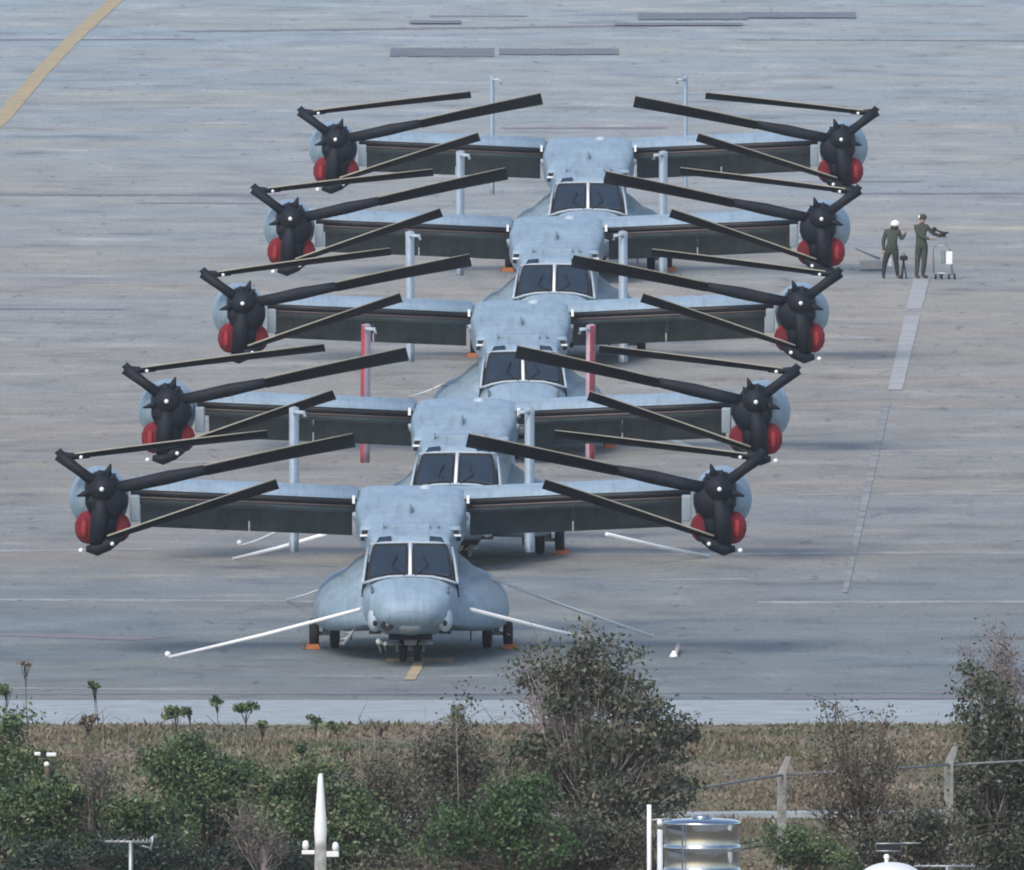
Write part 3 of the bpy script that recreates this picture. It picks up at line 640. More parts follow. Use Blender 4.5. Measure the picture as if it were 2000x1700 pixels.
J1 = dict(pelvis=((0, 0, .86), (.17, .13)), waist=((.01, -.0, 1.02), (.18, .13)), chest=((.03, .02, 1.25), (.21, .14)), neck=((.07, .04, 1.40), .07), head=((.09, .05, 1.50), .095), crown=((.10, .05, 1.59), .085),
          shL=((-.17, 0, 1.32), .08), elL=((-.24, .0, 1.06), .062), wrL=((-.23, -.05, .84), .045), haL=((-.23, -.07, .78), .04),
          shR=((.20, .03, 1.32), .08), elR=((.27, .0, 1.10), .062), wrR=((.36, -.02, 1.24), .045), haR=((.38, -.02, 1.28), .04),
          hiL=((-.10, 0, .80), (.12, .12)), knL=((-.20, .02, .45), .075), anL=((-.24, 0, .09), .055), toL=((-.22, -.16, .04), .045),
          hiR=((.09, 0, .80), (.12, .12)), knR=((.12, -.02, .45), .075), anR=((.16, 0, .09), .055), toR=((.26, -.10, .04), .045))
p1 = person('bent person in green overalls and white helmet, raising one hand, left of the upright one', (g1.x, g1.y, .014), J1, E_,
            [(M['skin'], lambda c: c.z > 1.41), (M['boots'], lambda c: c.z < .12), (M['trouser'], lambda c: c.z < .72), (M['olive'], lambda c: True)])
hm = MB().lathe([(-.03, .135), (.03, .13), (.09, .10), (.125, .04), (.13, .01)], 'Z', (.09, .05, 1.52), 16).build('helmet', M['white'], p1)
MB().tube([(-.03, -.02, 1.44), (.06, -.05, 1.41), (.17, .0, 1.44)], .035, 6).build('helmet_strap', M['black_and_shade'], p1)
hand(p1, (.38, -.02, 1.27), (.25, 0, 1), M['skin']); hand(p1, (-.23, -.07, .80), (0, -.1, -1), M['skin'])
bag = empty('tool_bag', (g1.x+.33, g1.y-.1, .014)); tag(bag, 'dark tool bag on a thin stand beside the bent person in white helmet', 'bag')
MB().rings([sup(0, Y, .52, .66, .12, 2.4, 14) for Y in (-.10, -.05, .05, .10)]).tube([(-.07, 0, .64), (0, 0, .74), (.07, 0, .64)], .012, 5).build('bag_body', M['black_and_shade'], bag)
MB().tube([(0, 0, .54), (-.06, 0, 0)], .03, 6).tube([(0, 0, .50), (.08, .05, 0)], .02, 6).build('bag_stand', M['trouser'], bag)
g2 = P(1801, 546)
J2 = dict(pelvis=((-.01, 0, .96), (.16, .13)), waist=((-.02, 0, 1.12), (.165, .12)), chest=((-.01, 0, 1.38), (.20, .14)), neck=((.0, 0, 1.55), .065), head=((.02, 0, 1.66), .092), crown=((.02, 0, 1.76), .085),
          shL=((-.16, .0, 1.46), .08), elL=((-.10, -.12, 1.22), .062), wrL=((.14, -.2, 1.14), .045), haL=((.22, -.2, 1.13), .04),
          shR=((.14, 0, 1.46), .08), elR=((.30, -.05, 1.28), .062), wrR=((.50, -.08, 1.20), .045), haR=((.56, -.08, 1.20), .04),
          hiL=((-.09, 0, .90), (.12, .12)), knL=((-.13, 0, .50), .08), anL=((-.16, 0, .09), .06), toL=((-.08, -.14, .04), .048),
          hiR=((.07, 0, .90), (.12, .12)), knR=((.06, -.03, .50), .08), anR=((.02, 0, .09), .06), toR=((.16, -.08, .04), .048))
p2 = person('upright person in green overalls reaching both arms to the small cart', (g2.x, g2.y, .014), J2, E_,
            [(M['skin'], lambda c: c.z > 1.57), (M['boots'], lambda c: c.z < .14), (M['olive'], lambda c: True)])
MB().ball((.02, 0, 1.735), (.115, .12, .095), 12).build('cap', M['olive'], p2)
MB().ball((-.08, -.02, 1.74), (.035, .07, .05), 8).build('ear_defender', M['white'], p2)
hand(p2, (.56, -.08, 1.20), (1, 0, -.1), M['skin']); hand(p2, (.22, -.2, 1.13), (1, .1, 0), M['skin'])
hs = empty('headset', (g2.x+.46, g2.y-.16, 1.27)); tag(hs, 'black headset held up in front of the upright person', 'headset')
MB().ball((-.12, 0, .14), (.075, .06, .07), 10).ball((.12, 0, -.0), (.10, .06, .06), 10).build('ear_cup', M['black_and_shade'], hs)
MB().tube([(-.12, 0, .14), (.02, 0, .08), (.20, 0, .04), (.28, 0, .06)], .03, 6).build('head_band', M['black_and_shade'], hs)
g3 = P(1845, 547); ct = empty('service_cart', (g3.x, g3.y, .014)); tag(ct, 'small wheeled service cart with a white panel in front of the upright person', 'cart')
MB().tube([(-.30, 0, .15), (-.33, 0, .88), (.0, 0, .98), (.16, 0, .85), (.22, 0, .15)], .022, 6).tube([(-.30, .4, .15), (-.33, .4, .88), (.0, .4, .98), (.16, .4, .85), (.22, .4, .15)], .022, 6).tube([(-.3, 0, .16), (.3, 0, .16)], .03, 6).tube([(-.3, .4, .16), (.3, .4, .16)], .03, 6).build('frame', M['galv'], ct)
MB().box((-.10, -.04, .45), (.02, .3, .80)).build('grey_box', M['lower'], ct, bevel=.02)
MB().box((.04, -.06, .42), (.22, .25, .78)).build('white_panel', M['white'], ct, bevel=.02)
for x in (-.25, -.08, .12, .28):
    MB().lathe([(-.03, .05), (-.03, .075), (.03, .075), (.03, .05)], 'X', (x, 0, .08), 12).build('wheel', M['tyre'], ct)
MB().ball((-.10, -.02, .11), (.06, .06, .06), 8).build('blue_cap', mat('dark_blue_plastic', (.02, .03, .12), .5), ct)
g4 = P(1700, 530); tb = empty('equipment_tray', (g4.x, g4.y, .014)); tag(tb, 'low white equipment tray with a slanting dark bar left of the bent person', 'tray')
MB().box((-.30, -.2, .05), (.34, .3, .28)).build('tray_body', M['kerb'], tb, bevel=.02)
MB().box((-.27, -.212, .10), (.30, -.203, .22)).build('side_panel', M['pale'], tb)
MB().tube([(-.42, 0, .62), (.0, 0, .44), (.26, 0, .34)], [.02, .03, .045], 6).build('tow_bar', M['lower'], tb)
MB().tube([(-.33, -.25, .04), (.36, -.25, .04)], .02, 6).build('skid', M['tar'], tb)
MB().box((.50, -.02, .12), (.60, .1, .36)).build('white_can', M['white'], tb, bevel=.02)

# ------------------------------------------------------------------ vegetation
NR = np.random.default_rng(11)
def leaves_mesh(name, C, size, m, parent, up=.35, aspect=.55):
    """C: (n,3) centres; quads bent along the middle, random facing"""
    n = len(C)
    nrm = NR.normal(size=(n, 3)); nrm[:, 2] = nrm[:, 2]*.8 + up; nrm /= np.linalg.norm(nrm, axis=1)[:, None]
    t = NR.normal(size=(n, 3)); t -= nrm*np.sum(t*nrm, 1)[:, None]; t /= np.linalg.norm(t, axis=1)[:, None]
    b = np.cross(nrm, t); sz = (size*NR.uniform(.6, 1.4, n))[:, None]
    V = np.stack([C - t*sz, C + b*sz*aspect, C + t*sz - nrm*sz*.3, C - b*sz*aspect], 1).reshape(-1, 3)
    me = bpy.data.meshes.new(name); me.vertices.add(4*n); me.vertices.foreach_set('co', V.ravel())
    me.loops.add(4*n); me.loops.foreach_set('vertex_index', np.arange(4*n, dtype=np.int32))
    me.polygons.add(n); me.polygons.foreach_set('loop_start', np.arange(0, 4*n, 4, dtype=np.int32)); me.polygons.foreach_set('loop_total', np.full(n, 4, dtype=np.int32))
    me.update(calc_edges=True); me.materials.append(m)
    o = bpy.data.objects.new(name, me); return link(o, parent)

def plant(name, label, cat, cx, D, lobes, n_leaf, leaf, m_leaf, m_bark=None, n_br=40, twigs=3, br_r=.03, clump=.30, group=None, trunk_r=.09, fork=.3, depth=.8, extra=None, spread=1.0, twig_len=.5, up=.35, flat=1.0, twl=.6):
    """lobes: (px, py, rx, ry, weight) in photo pixels at ground distance D"""
    m_bark = m_bark or M['bark']; k = F/D
    base = Vector((PD(cx, 1600, D).x, D, 0))
    o = empty(name, base); tag(o, label, cat, group)
    L = []
    for px, py, rx, ry, w in lobes:
        c = PD(px, py, D) - base; L.append((c, rx/k, ry/k, w))
    ws = np.array([l[3] for l in L], float); ws /= ws.sum()
    zmin = min(l[0].z-l[2] for l in L); ztop = max(l[0].z+l[2] for l in L)
    # trunk and limbs
    zf = max(.4, min(zmin+fork*(ztop-zmin), ztop*.8)) if zmin > 0 else .5
    tx = float(np.sum([l[0].x*w for l, w in zip(L, ws)]))*.4
    tr = MB().tube([(0, 0, -.2), (tx*.3, .02, zf*.5), (tx*.7, 0, zf)], [trunk_r*1.3, trunk_r, trunk_r*.8], 8)
    tr.build('trunk', m_bark, o)
    br = MB(); cents = []
    for i in range(n_br):
        c, rx, rz, w = L[NR.choice(len(L), p=ws)]
        while True:
            q = NR.uniform(-1, 1, 3)
            if q.dot(q) < 1: break
        q = q*(.55+.45*np.linalg.norm(q))/max(np.linalg.norm(q), .3)*np.linalg.norm(q)**.5
        e = Vector((c.x+q[0]*rx, q[1]*depth*max(rx, .5), c.z+q[2]*rz))
        cents.append(e)
        z0 = zf*NR.uniform(.35, 1.0); s = Vector((tx*.7*z0/zf, 0, z0))
        mid = s.lerp(e, .5) + Vector((NR.normal()*.12, NR.normal()*.12, -abs(NR.normal())*.08 + .1))
        br.tube([s, mid, e], [br_r, br_r*.65, br_r*.3], 5)
        for j in range(twigs):
            d = Vector(NR.normal(size=3)); d.z = abs(d.z)*.9+.3; d.normalize()
            s2 = mid.lerp(e, NR.uniform(.2, 1)); e2 = s2 + d*twig_len*NR.uniform(.4, 1.2)
            br.tube([s2, s2.lerp(e2, .5)+Vector((NR.normal()*.03, 0, .02)), e2], [br_r*.4, br_r*.28, br_r*.14], 4)
            if NR.random() < twl: cents.append(e2)
    bo = br.build('branches', m_bark, o)
    if n_leaf:
        cc = np.array([tuple(c) for c in cents]); idx = NR.integers(0, len(cc), n_leaf)
        dens = NR.uniform(.05, 1., len(cc)); idx = idx[NR.random(n_leaf) < dens[idx]]
        off = NR.normal(size=(len(idx), 3))*(clump*NR.uniform(.5, 1.15, len(cc))[idx])[:, None]*np.array([1, 1, .75])
        leaves_mesh('crown', cc[idx]+off*np.array([1, 1, flat]), leaf, m_leaf, o, up)
    return o

GB = 'bushes along the near edge of the grass'
# left green mass
plant('broadleaf_bush', 'dark green bush at the far left edge of the view with tall sprigs', 'bush', 20, 905, [(20, 1530, 95, 80, 3), (60, 1620, 130, 90, 4), (10, 1430, 28, 70, .7), (-60, 1580, 100, 100, 2)], 36000, .046, M['leaf_green'], n_br=60, clump=.27, flat=.62, twl=.12, group=GB)
plant('broadleaf_bush', 'dense dark green bush right of the leftmost one, behind the roof aerial', 'bush', 240, 893, [(230, 1640, 140, 75, 4), (160, 1600, 90, 60, 2), (300, 1600, 80, 60, 2), (98, 1575, 45, 52, 1.6), (30, 1600, 50, 50, 1)], 42000, .046, M['leaf_green'], n_br=64, clump=.27, flat=.62, twl=.12, group=GB)
plant('broadleaf_bush', 'tallest rounded green bush left of the white-tipped pole', 'bush', 420, 912, [(390, 1510, 85, 65, 3), (440, 1560, 120, 75, 4), (500, 1640, 130, 80, 3), (345, 1480, 50, 40, 1)], 46000, .046, M['leaf_green'], n_br=76, clump=.27, flat=.62, twl=.12, group=GB)
plant('broadleaf_bush', 'dark green bush right behind the white-tipped pole', 'bush', 620, 902, [(610, 1590, 100, 70, 3), (680, 1640, 110, 80, 3), (590, 1535, 45, 35, 1)], 26000, .046, M['leaf_green'], n_br=56, clump=.27, flat=.62, twl=.12, group=GB)
plant('broadleaf_bush', 'low bush with shadow-darkened green leaves filling the bottom between the aerial and the pole', 'bush', 420, 890, [(400, 1680, 170, 60, 3), (250, 1690, 140, 50, 2), (560, 1690, 120, 50, 2), (80, 1690, 120, 60, 2)], 34000, .045, M['leaf_shaded'], n_br=72, clump=.27, flat=.62, twl=.12, group=GB)
plant('twiggy_shrub', 'yellow-brown twiggy shrub between the leftmost bush and the tall green one', 'shrub', 180, 893, [(185, 1520, 28, 60, 2), (165, 1580, 40, 50, 1)], 1200, .04, M['leaf_dry_mix'], M['barkgrey'], n_br=34, twigs=6, clump=.12, br_r=.018, group=GB)
plant('twiggy_shrub', 'small dry shrub among green leaves left of the white-tipped pole', 'shrub', 520, 888, [(520, 1650, 60, 40, 2), (470, 1600, 40, 40, 1)], 1600, .04, M['leaf_dry_mix'], M['barkgrey'], n_br=34, twigs=6, clump=.14, br_r=.018, group=GB)
# twiggy middle
plant('twiggy_shrub', 'brown twiggy shrub with few leaves right of the white-tipped pole', 'shrub', 760, 915, [(740, 1560, 70, 110, 3), (800, 1600, 80, 90, 3), (720, 1660, 70, 60, 2)], 9000, .042, M['leaf_dry_mix'], n_br=80, twigs=6, clump=.16, br_r=.022, group=GB, twig_len=.6)
plant('twiggy_shrub', 'grey-brown thicket between the twiggy shrub and the tall brown tree', 'shrub', 900, 918, [(880, 1480, 70, 60, 2), (920, 1560, 90, 100, 3), (860, 1640, 90, 70, 2), (890, 1420, 25, 50, .4)], 13000, .045, M['leaf_dry_mix'], n_br=100, twigs=6, clump=.18, br_r=.022, group=GB, twig_len=.6)
plant('broadleaf_bush', 'brighter green bush at the foot of the tall brown tree', 'bush', 1010, 882, [(1010, 1570, 70, 50, 3), (960, 1610, 60, 50, 2), (890, 1650, 60, 45, 1.5), (1050, 1640, 70, 50, 1.5)], 12000, .05, M['leaf_bright'], n_br=45, clump=.17, group=GB)
plant('broadleaf_tree', 'tall half-bare brown and green tree rising in front of the paving near the middle', 'tree', 1150, 889,
      [(1140, 1290, 35, 50, 1.0), (1200, 1300, 50, 45, 1.6), (1250, 1370, 55, 60, 1.8), (1310, 1440, 55, 50, 1.6), (1130, 1470, 110, 80, 2.2), (1200, 1560, 150, 100, 4.2), (1300, 1540, 70, 40, 1.2), (1060, 1500, 60, 80, 1.2), (1030, 1300, 32, 60, .8), (1090, 1360, 40, 80, .8)],
      26000, .055, M['leaf_olive'], M['barkgrey'], n_br=150, twigs=5, clump=.20, flat=.8, twl=.35, br_r=.028, trunk_r=.13, fork=.2, twig_len=.55)
plant('leafless_tree', 'reddish leafless sapling growing up through the tall brown tree', 'tree', 1130, 892, [(1140, 1320, 30, 110, 2), (1060, 1370, 55, 110, 3), (1110, 1420, 70, 90, 1.5)], 2600, .04, M['leaf_brown'], M['barkgrey'], n_br=110, twigs=7, clump=.12, br_r=.02, twig_len=.6)
plant('low_thicket', 'brown thicket filling the foot of the tall brown tree behind the steel tank', 'thicket', 1180, 884, [(1120, 1640, 120, 60, 3), (1250, 1670, 110, 50, 2), (980, 1690, 110, 40, 1.5), (760, 1690, 120, 40, 1.5)], 18000, .048, M['leaf_dry_mix'], n_br=90, twigs=4, clump=.2, br_r=.02)
# right side
plant('leafless_tree', 'sparse bare shrub with reddish twigs between the two concrete fence posts', 'shrub', 1690, 899, [(1620, 1520, 70, 110, 2), (1700, 1560, 80, 90, 2.4), (1760, 1600, 80, 90, 2.4), (1640, 1410, 40, 50, .7), (1740, 1430, 20, 60, .4)], 3600, .045, M['leaf_dry_mix'], M['bark'], n_br=80, twigs=7, clump=.16, br_r=.020, trunk_r=.05, twig_len=.65)
plant('low_thicket', 'brown low thicket at the bottom between the fence posts', 'thicket', 1720, 895, [(1740, 1670, 110, 60, 3), (1830, 1640, 60, 70, 2)], 11000, .045, M['leaf_dry_mix'], n_br=60, twigs=5, clump=.18, br_r=.02)
plant('broadleaf_tree', 'tall brown-green tree cut off by the right edge of the view', 'tree', 1960, 913, [(1935, 1420, 55, 90, 2), (1950, 1540, 90, 110, 4), (2000, 1480, 90, 130, 4), (1940, 1660, 90, 70, 3), (1915, 1340, 30, 45, .7), (2030, 1650, 90, 80, 2)],
      32000, .055, M['leaf_olive'], M['barkgrey'], n_br=120, twigs=5, clump=.21, flat=.8, twl=.35, br_r=.028, trunk_r=.12)
plant('leafless_tree', 'bare pinkish tree crown above the tree at the right edge', 'tree', 1950, 928, [(1930, 1270, 60, 60, 2), (1960, 1350, 60, 80, 2), (1990, 1290, 50, 60, 1.5)], 700, .04, M['leaf_brown'], M['barkgrey'], n_br=60, twigs=8, clump=.12, br_r=.015, twig_len=.6)
plant('broadleaf_bush', 'small green bush wrapped round the foot of the nearer concrete fence post', 'bush', 1580, 890, [(1600, 1665, 45, 28, 2), (1540, 1672, 35, 22, 1.5), (1640, 1690, 40, 25, 1)], 5000, .045, M['leaf_green'], n_br=26, clump=.12, group=GB)
# thin saplings whose leaf tufts stand before the paving
SAP = [(345, 1392, 22, 12, 'pair of leaf tufts on thin stalks in front of the gutter at left'), (372, 1388, 12, 9, 'small leaf tuft right beside the widest one at left'),
       (424, 1368, 10, 8, 'tiny highest leaf tuft between the two larger ones at left'), (480, 1386, 18, 16, 'leaf tuft on a thin stalk leaning right above the gutter'), (515, 1418, 11, 9, 'little leaf tuft on the grass edge right of the leaning one'),
       (617, 1404, 13, 10, 'leaf tuft above the white-tipped pole, the left of the two'), (656, 1416, 15, 9, 'leaf tuft above the white-tipped pole, the right of the two'), (590, 1467, 17, 11, 'leaf tuft on the grass just left above the white-tipped pole'),
       (186, 1337, 10, 8, 'lone highest tuft over the paving above the left bushes'), (12, 1345, 14, 12, 'tuft at the left edge of the view, upper one of two'), (18, 1420, 20, 14, 'tuft at the left edge of the view, lower one of two'),
       (48, 1296, 16, 5, 'faint reddish tuft highest at the left edge'), (885, 1395, 18, 14, 'dark tuft above the grey-brown thicket'), (675, 1463, 12, 6, 'tiny tuft on the grass right of the white-tipped pole'), (172, 1412, 18, 14, 'brownish tuft among bare twigs above the left bushes'), (745, 1420, 8, 8, 'small reddish tuft over the twiggy shrub')]
for px, py, rx, ry, lab in SAP:
    D = 922 + (px % 7)*1.5
    dry = 'reddish' in lab or 'brownish' in lab
    k = F/D; base = Vector((PD(px + R.uniform(-14, 14), 1600, D).x, D, 0)); o = empty('sapling', base); tag(o, lab, 'sapling', 'thin saplings with leaf tufts')
    top = PD(px, py, D) - base
    q = MB().tube([(0, 0, 0), top*.5 + Vector((R.uniform(-.15, .15), 0, 0)), top], [.022, .014, .008], 5)
    for j in range(5):
        d = Vector((R.uniform(-1, 1)*rx/k, R.uniform(-.1, .1), R.uniform(-.2, 1)*ry/k)); s_ = top*R.uniform(.84, .97); q.tube([s_, top+d], [.008, .005], 4)
    for j in range(3):
        s_ = top*R.uniform(.55, .85); q.tube([s_, s_+Vector((R.uniform(-.3, .3), 0, R.uniform(.1, .4)))], [.008, .004], 4)
    ns = 4; cs = np.array(tuple(top)) + NR.uniform(-1, 1, size=(ns, 3))*np.array([rx/k*.8, .1, ry/k*.7])
    n_ = int(rx*ry*(.55 if dry else .95))+22
    C = cs[NR.integers(0, ns, n_)] + NR.normal(size=(n_, 3))*np.array([rx/k*.30, .1, ry/k*.26])
    for c_ in cs: q.tube([top*.9, Vector(c_)], [.008, .004], 4)
    low = top*.72; C2 = np.array(tuple(low)) + NR.normal(size=(14, 3))*np.array([.12, .1, .16]); C = np.concatenate([C, C2])
    q.build('stem', M['bark'], o); leaves_mesh('crown', C, .05, M['leaf_brown'] if dry else M['leaf_green'], o, .3)
# bare twigs standing against the paving
for i, (px, py) in enumerate([(130, 1400), (200, 1390), (250, 1400), (1450-560, 1370), (700, 1390), (730, 1400), (830, 1380), (920, 1360), (960, 1390)]):
    D = 906+i*2; base = Vector((PD(px+10, 1600, D).x, D, 0)); o = empty('bare_shoot', base)
    tag(o, ['bare forked twig furthest left over the gutter', 'second bare twig over the gutter from the left', 'bare twig over the gutter left of the leaf tufts', 'bare twig beside the dark tuft over the thicket', 'thin bare twig right of the white-tipped pole', 'bare twig with a reddish tip right of the white-tipped pole',
            'forked bare twig above the twiggy shrub', 'tall bare twig below the stop mark', 'bare twig just left of the tall brown tree'][i], 'twig', 'bare twigs against the gutter')
    top = PD(px, py, D)-base; q = MB().tube([(0, 0, 0), top*.6, top], [.022, .013, .005], 5)
    for j in range(9):
        s_ = top*R.uniform(.6, .97); d = Vector((R.uniform(-.45, .45), R.uniform(-.1, .1), R.uniform(.05, .5))); q.tube([s_, s_+d*.6+Vector((0, 0, .03)), s_+d], [.009, .006, .003], 4)
    q.build('stem', M['barkgrey'], o)

# dry grass field: counted by nobody
def grass():
    n = 150000
    x = NR.uniform(-12.5, 12.5, n); y = NR.uniform(880, EDGE-.3, n)
    clus = np.sin(x*1.3+np.sin(y*.21)*2)+np.sin(y*.35+x*.6)+NR.normal(size=n)*.8
    h = np.clip(.06+.035*clus, .02, .2)*NR.uniform(.5, 1.3, n); w = NR.uniform(.03, .07, n)
    lean = NR.normal(size=(n, 2))*.35*h[:, None]; a = NR.uniform(0, math.pi, n)
    V = np.zeros((n, 3, 3)); V[:, 0] = np.stack([x-w*np.cos(a), y-w*np.sin(a), np.zeros(n)], 1); V[:, 1] = np.stack([x+w*np.cos(a), y+w*np.sin(a), np.zeros(n)], 1)
    V[:, 2] = np.stack([x+lean[:, 0], y+lean[:, 1], h], 1)
    me = bpy.data.meshes.new('grass'); me.vertices.add(3*n); me.vertices.foreach_set('co', V.ravel())
    me.loops.add(3*n); me.loops.foreach_set('vertex_index', np.arange(3*n, dtype=np.int32)); me.polygons.add(n)
    me.polygons.foreach_set('loop_start', np.arange(0, 3*n, 3, dtype=np.int32)); me.polygons.foreach_set('loop_total', np.full(n, 3, dtype=np.int32))
    me.update(calc_edges=True); me.materials.append(M['grass']); o = bpy.data.objects.new('dry_grass', me); link(o); tag(o, 'dry brown and olive grass between the bushes and the paving', 'grass', kind='stuff')
grass()

# ------------------------------------------------------------------ fence
fe = empty('wire_fence', (0, 0, 0)); tag(fe, 'wire fence on weathered concrete posts with bent tops right of the tall tree', 'fence')
FP = [(1200, 1562, 893), (1527, 1512, 901), (1853, 1492, 906), (2180, 1474, 911)]
tops = []
for px, py, D in FP:
    t = PD(px, py, D); tops.append(t); w = .095
    q = MB().box((t.x-w, D-w, -.3), (t.x+w, D+w, t.z))
    q.add([(t.x-w, D-w, t.z), (t.x+w, D-w, t.z), (t.x+w, D+w, t.z), (t.x-w, D+w, t.z), (t.x+.08, D-w*.7, t.z+.36), (t.x+.20, D-w*.7, t.z+.36), (t.x+.20, D+w*.7, t.z+.36), (t.x+.08, D+w*.7, t.z+.36)], [(0,3,2,1),(4,5,6,7),(0,1,5,4),(1,2,6,5),(2,3,7,6),(3,0,4,7)])
    q.build('fence_post', M['conc'], fe, bevel=.012)
for a, b in zip(tops, tops[1:]):
    MB().tube([a-Vector((0, .12, .02)), b-Vector((0, .12, .02))], .026, 6).build('top_rail', M['wire'], fe)
    for dz in (1.3, 1.42): MB().tube([Vector((a.x, a.y-.12, a.z-dz)), Vector((b.x, b.y-.12, b.z-dz))], .011, 5).build('strand', M['bark'], fe)

# ------------------------------------------------------------------ things on the near roofs
def building(lab, x0, x1, ya, yb, zr):
    o = empty('flat_roofed_house', ((x0+x1)/2, (ya+yb)/2, 0)); tag(o, lab, 'house')
    hx, hy = (x1-x0)/2, (yb-ya)/2
    MB().box((-hx, -hy, 0), (hx, hy, zr-.2)).build('wall', M['wall'], o); MB().box((-hx-.3, -hy-.3, zr-.197), (hx+.3, hy+.3, zr)).build('roof', M['roof'], o)
    return o
zr = 10.4
building('pale flat-roofed house carrying the roof aerial at the lower left', -10, -4, 694, 706, zr)
building('pale flat-roofed house carrying the steel water tank', 1.4, 8.6, 694, 706, zr)
# television aerial on a mast
D = 700; q = PD(255, 1645, D); o = empty('roof_aerial', (q.x, D, zr)); tag(o, 'thin roof aerial with one horizontal boom on a pole at lower left', 'aerial'); h = q.z-zr
MB().tube([(0, 0, 0), (0, 0, h)], .032, 8).build('mast', M['galv'], o)
MB().tube([(-.41, 0, .01+h), (.33, 0, h)], .022, 6).build('boom', M['galv'], o)
for x in (-.3, -.2, -.1, .05, .12, .2, .26, .31):
    l = .25 if x < .25 else .3; MB().tube([(x, -l, h+.03), (x, l, h+.03)], .012, 5).build('rod_element', M['galv'], o)
MB().tube([(.32, 0, h-.14), (.36, 0, h+.10)], .018, 5).tube([(.32, 0, h+.06), (.42, .1, h+.12)], .015, 5).tube([(.18, 0, h-.06), (.34, 0, h-.10)], .015, 5).build('reflector', M['galv'], o)
# utility pole with a long white tip
D = 790; q = PD(626, 1655, D); o = empty('utility_pole', (q.x, D, 0)); tag(o, 'concrete utility pole with a long white pointed cap and two white insulators', 'utility pole'); k = F/D
MB().lathe([(0, .17), (q.z, .105)], 'Z', (0, 0, 0), 20).build('shaft', M['conc'], o)
z = lambda y: PD(626, y, D).z
MB().lathe([(z(1655), .10), (z(1640), .105), (z(1622), .118), (z(1600), .105), (z(1540), .062), (z(1517), .045), (z(1511), .02)], 'Z', (0, 0, 0), 20).build('tip_cover', M['white'], o)
MB().box((-.34, -.04, z(1669)), (-.105, .04, z(1661))).build('cross_arm', M['white'], o, bevel=.01); MB().box((.105, -.04, z(1674)), (.33, .04, z(1663))).build('cross_arm', M['white'], o, bevel=.01)
for s, y in ((-1, 1651), (1, 1654)):
    MB().lathe([(z(y+9), .025), (z(y+6), .055), (z(y), .062), (z(y-7), .045), (z(y-9), .02)], 'Z', (s*.27, 0, 0), 12).build('insulator', M['white'], o)
# second small pole head among the left leaves
D = 897; q = PD(92, 1478, D); o = empty('utility_pole', (q.x, D, 0)); tag(o, 'slender pole among the left bushes with two white fittings on its dark head', 'utility pole')
MB().lathe([(0, .08), (q.z-.18, .045)], 'Z', (0, 0, 0), 10).build('shaft', M['bark'], o)
MB().box((-.26, -.05, q.z+.02), (-.13, .05, q.z+.09)).build('insulator', M['white'], o, bevel=.02); MB().box((-.02, -.05, q.z), (.19, .05, q.z+.08)).build('insulator', M['white'], o, bevel=.02)
MB().box((-.13, -.06, q.z-.02), (-.02, .06, q.z+.12)).build('head', M['black_and_shade'], o); MB().ball((-.01, 0, q.z-.16), .06, 10).build('lamp', M['white'], o)
# stainless steel water tank
D = 700; q = PD(1371, 1608, D); o = empty('water_tank', (q.x, D, zr)); tag(o, 'ribbed stainless steel water tank beside two white pipes', 'water tank'); k = F/D; ht = q.z-zr; r = 76/k
prof = []; z_ = lambda y: PD(1371, y, D).z - zr
prof = [(0, r*.97)]
yy = [1790, 1745, 1700, 1655]
for y in yy: prof += [(z_(y+7), r*.965), (z_(y+5), r*.97), (z_(y+3), r), (z_(y-3), r), (z_(y-5), r*.97), (z_(y-7), r*.965)]
prof += [(z_(1622), r*.965), (z_(1614), r*.98), (z_(1609), r), (z_(1605), r), (z_(1604), r*.96), (z_(1604)+.02, r*.9), (z_(1604)+.05, r*.3), (z_(1604)+.05, .01)]
MB().lathe(prof, 'Z', (0, 0, 0), 64).build('tank_body', M['steel'], o)
MB().lathe([(z_(1604)+.04, .16), (z_(1604)+.09, .15), (z_(1604)+.10, .02)], 'Z', (0, 0, 0), 20).build('hatch', M['steel'], o)
o = empty('vent_pipe', (PD(1268, 1600, 699).x, 699, zr)); tag(o, 'taller thin white pipe with a short side arm left of the steel tank', 'pipe')
MB().tube([(0, 0, 0), (0, 0, PD(1268, 1572, 699).z-zr)], .036, 8).build('pipe', M['white'], o)
MB().tube([(0, 0, PD(1268, 1602, 699).z-zr), (.36, .0, PD(1268, 1600, 699).z-zr)], .02, 6).build('side_arm', M['galv'], o)
MB().ball((.17, -.03, PD(1268, 1607, 699).z-zr), .05, 10).build('elbow', M['white'], o)
o = empty('vent_pipe', (PD(1289, 1600, 699.3).x, 699.3, zr)); tag(o, 'shorter white pipe touching the left side of the steel tank', 'pipe')
MB().tube([(0, 0, 0), (0, 0, PD(1289, 1622, 699).z-zr)], .045, 8).build('pipe', M['white'], o)
MB().tube([(0, 0, PD(1289, 1622, 699).z-zr), (.02, 0, PD(1289, 1608, 699).z-zr)], [.045, .06], 8).build('pipe_collar', M['conc'], o)
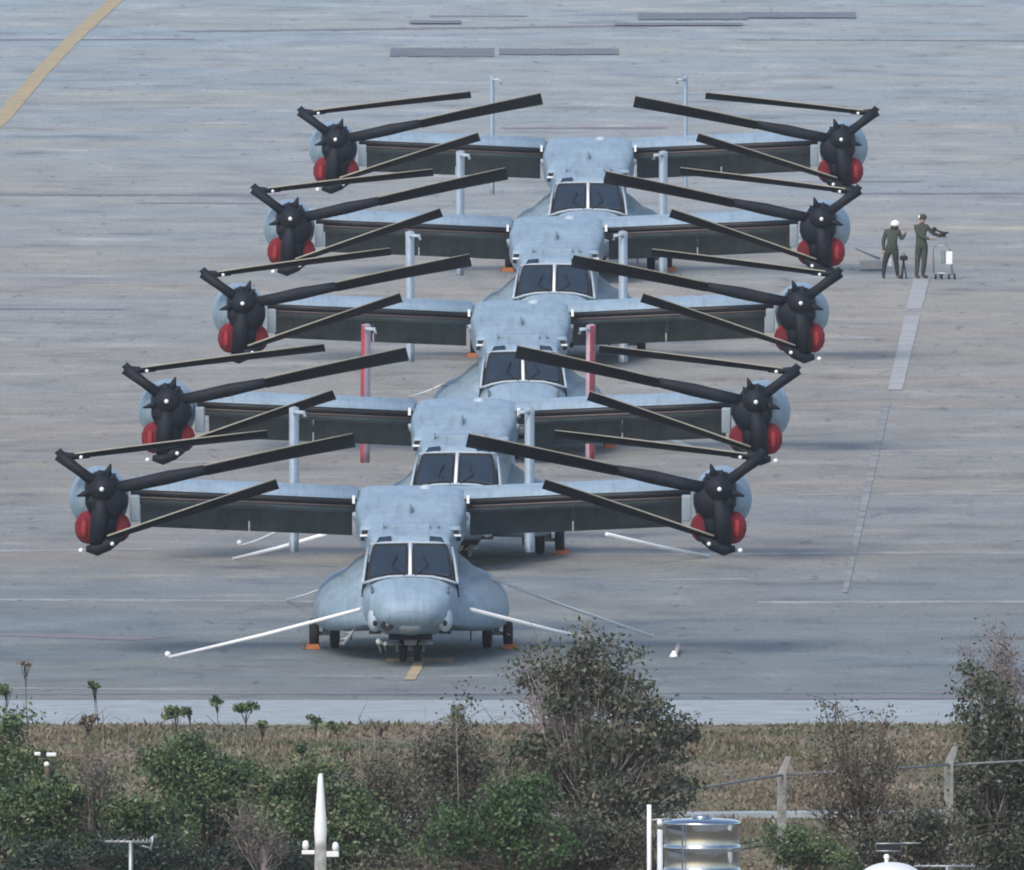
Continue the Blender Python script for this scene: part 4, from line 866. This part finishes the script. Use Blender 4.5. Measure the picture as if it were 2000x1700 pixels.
# domed white tank
q = PD(1740, 1684, 700); o = empty('domed_tank', (q.x, 700, zr)); tag(o, 'white domed water tank top with a small knob at the bottom edge', 'water tank'); h = q.z-zr
r = 62/k; prof = [(0, r*1.05), (h-.30, r*1.05)] + [(h-.30+.30*math.sin(t), r*1.05*math.cos(t)) for t in [i*math.pi/2/8 for i in range(1, 8)]] + [(h, .01)]
MB().lathe(prof, 'Z', (0, 0, 0), 40).build('tank_body', M['tank'], o)
MB().tube([(-.07, 0, h-.02), (-.07, 0, h+.04)], .03, 8).ball((-.07, 0, h+.08), .05, 10).build('knob', M['white'], o)
q = PD(1735, 1655, 703); o = empty('roof_aerial', (q.x, 703, zr)); tag(o, 'small dark panel aerial in a pale frame just above the domed tank', 'aerial'); h = q.z-zr
fr = MB().box((-.19, -.03, h-.055), (.20, .0, h+.055)).build('panel', M['black_and_shade'], o)
MB().tube([(-.20, -.03, h-.06), (.21, -.03, h-.06), (.21, -.03, h+.06), (-.20, -.03, h+.06), (-.20, -.03, h-.06)], .014, 5).build('frame', M['galv'], o)
MB().tube([(.2, 0, h+.065), (.52, 0, h+.065)], .013, 5).build('boom', M['galv'], o); MB().tube([(0, .02, 0), (0, .02, h-.05)], .03, 6).build('mast', M['bark'], o)
q = PD(1850, 1692, 701); o = empty('roof_aerial', (q.x, 701, zr)); tag(o, 'long horizontal roof aerial right of the domed tank', 'aerial'); h = q.z-zr
MB().tube([(0, 0, 0), (0, 0, h)], .025, 6).build('mast', M['galv'], o); MB().tube([(-.53, 0, h), (.45, 0, h)], .02, 6).build('boom', M['galv'], o)
for x in (-.45, -.3, -.15, .1, .25, .4): MB().tube([(x, -.25, h+.02), (x, .25, h+.02)], .012, 5).build('rod_element', M['galv'], o)

# ------------------------------------------------------------------ thin haze round the whole place
hz = bpy.data.materials.new('haze'); hz.use_nodes = True; nt = hz.node_tree; nt.nodes.clear()
out = nt.nodes.new('ShaderNodeOutputMaterial'); pv = nt.nodes.new('ShaderNodeVolumePrincipled')
pv.inputs['Color'].default_value = (.93, .96, 1, 1); pv.inputs['Density'].default_value = .000042; pv.inputs['Anisotropy'].default_value = .2
nt.links.new(pv.outputs[0], out.inputs['Volume'])
tag(MB().box((-2600, -400, -1), (2600, 6600, 60)).build('haze', hz), kind='stuff')
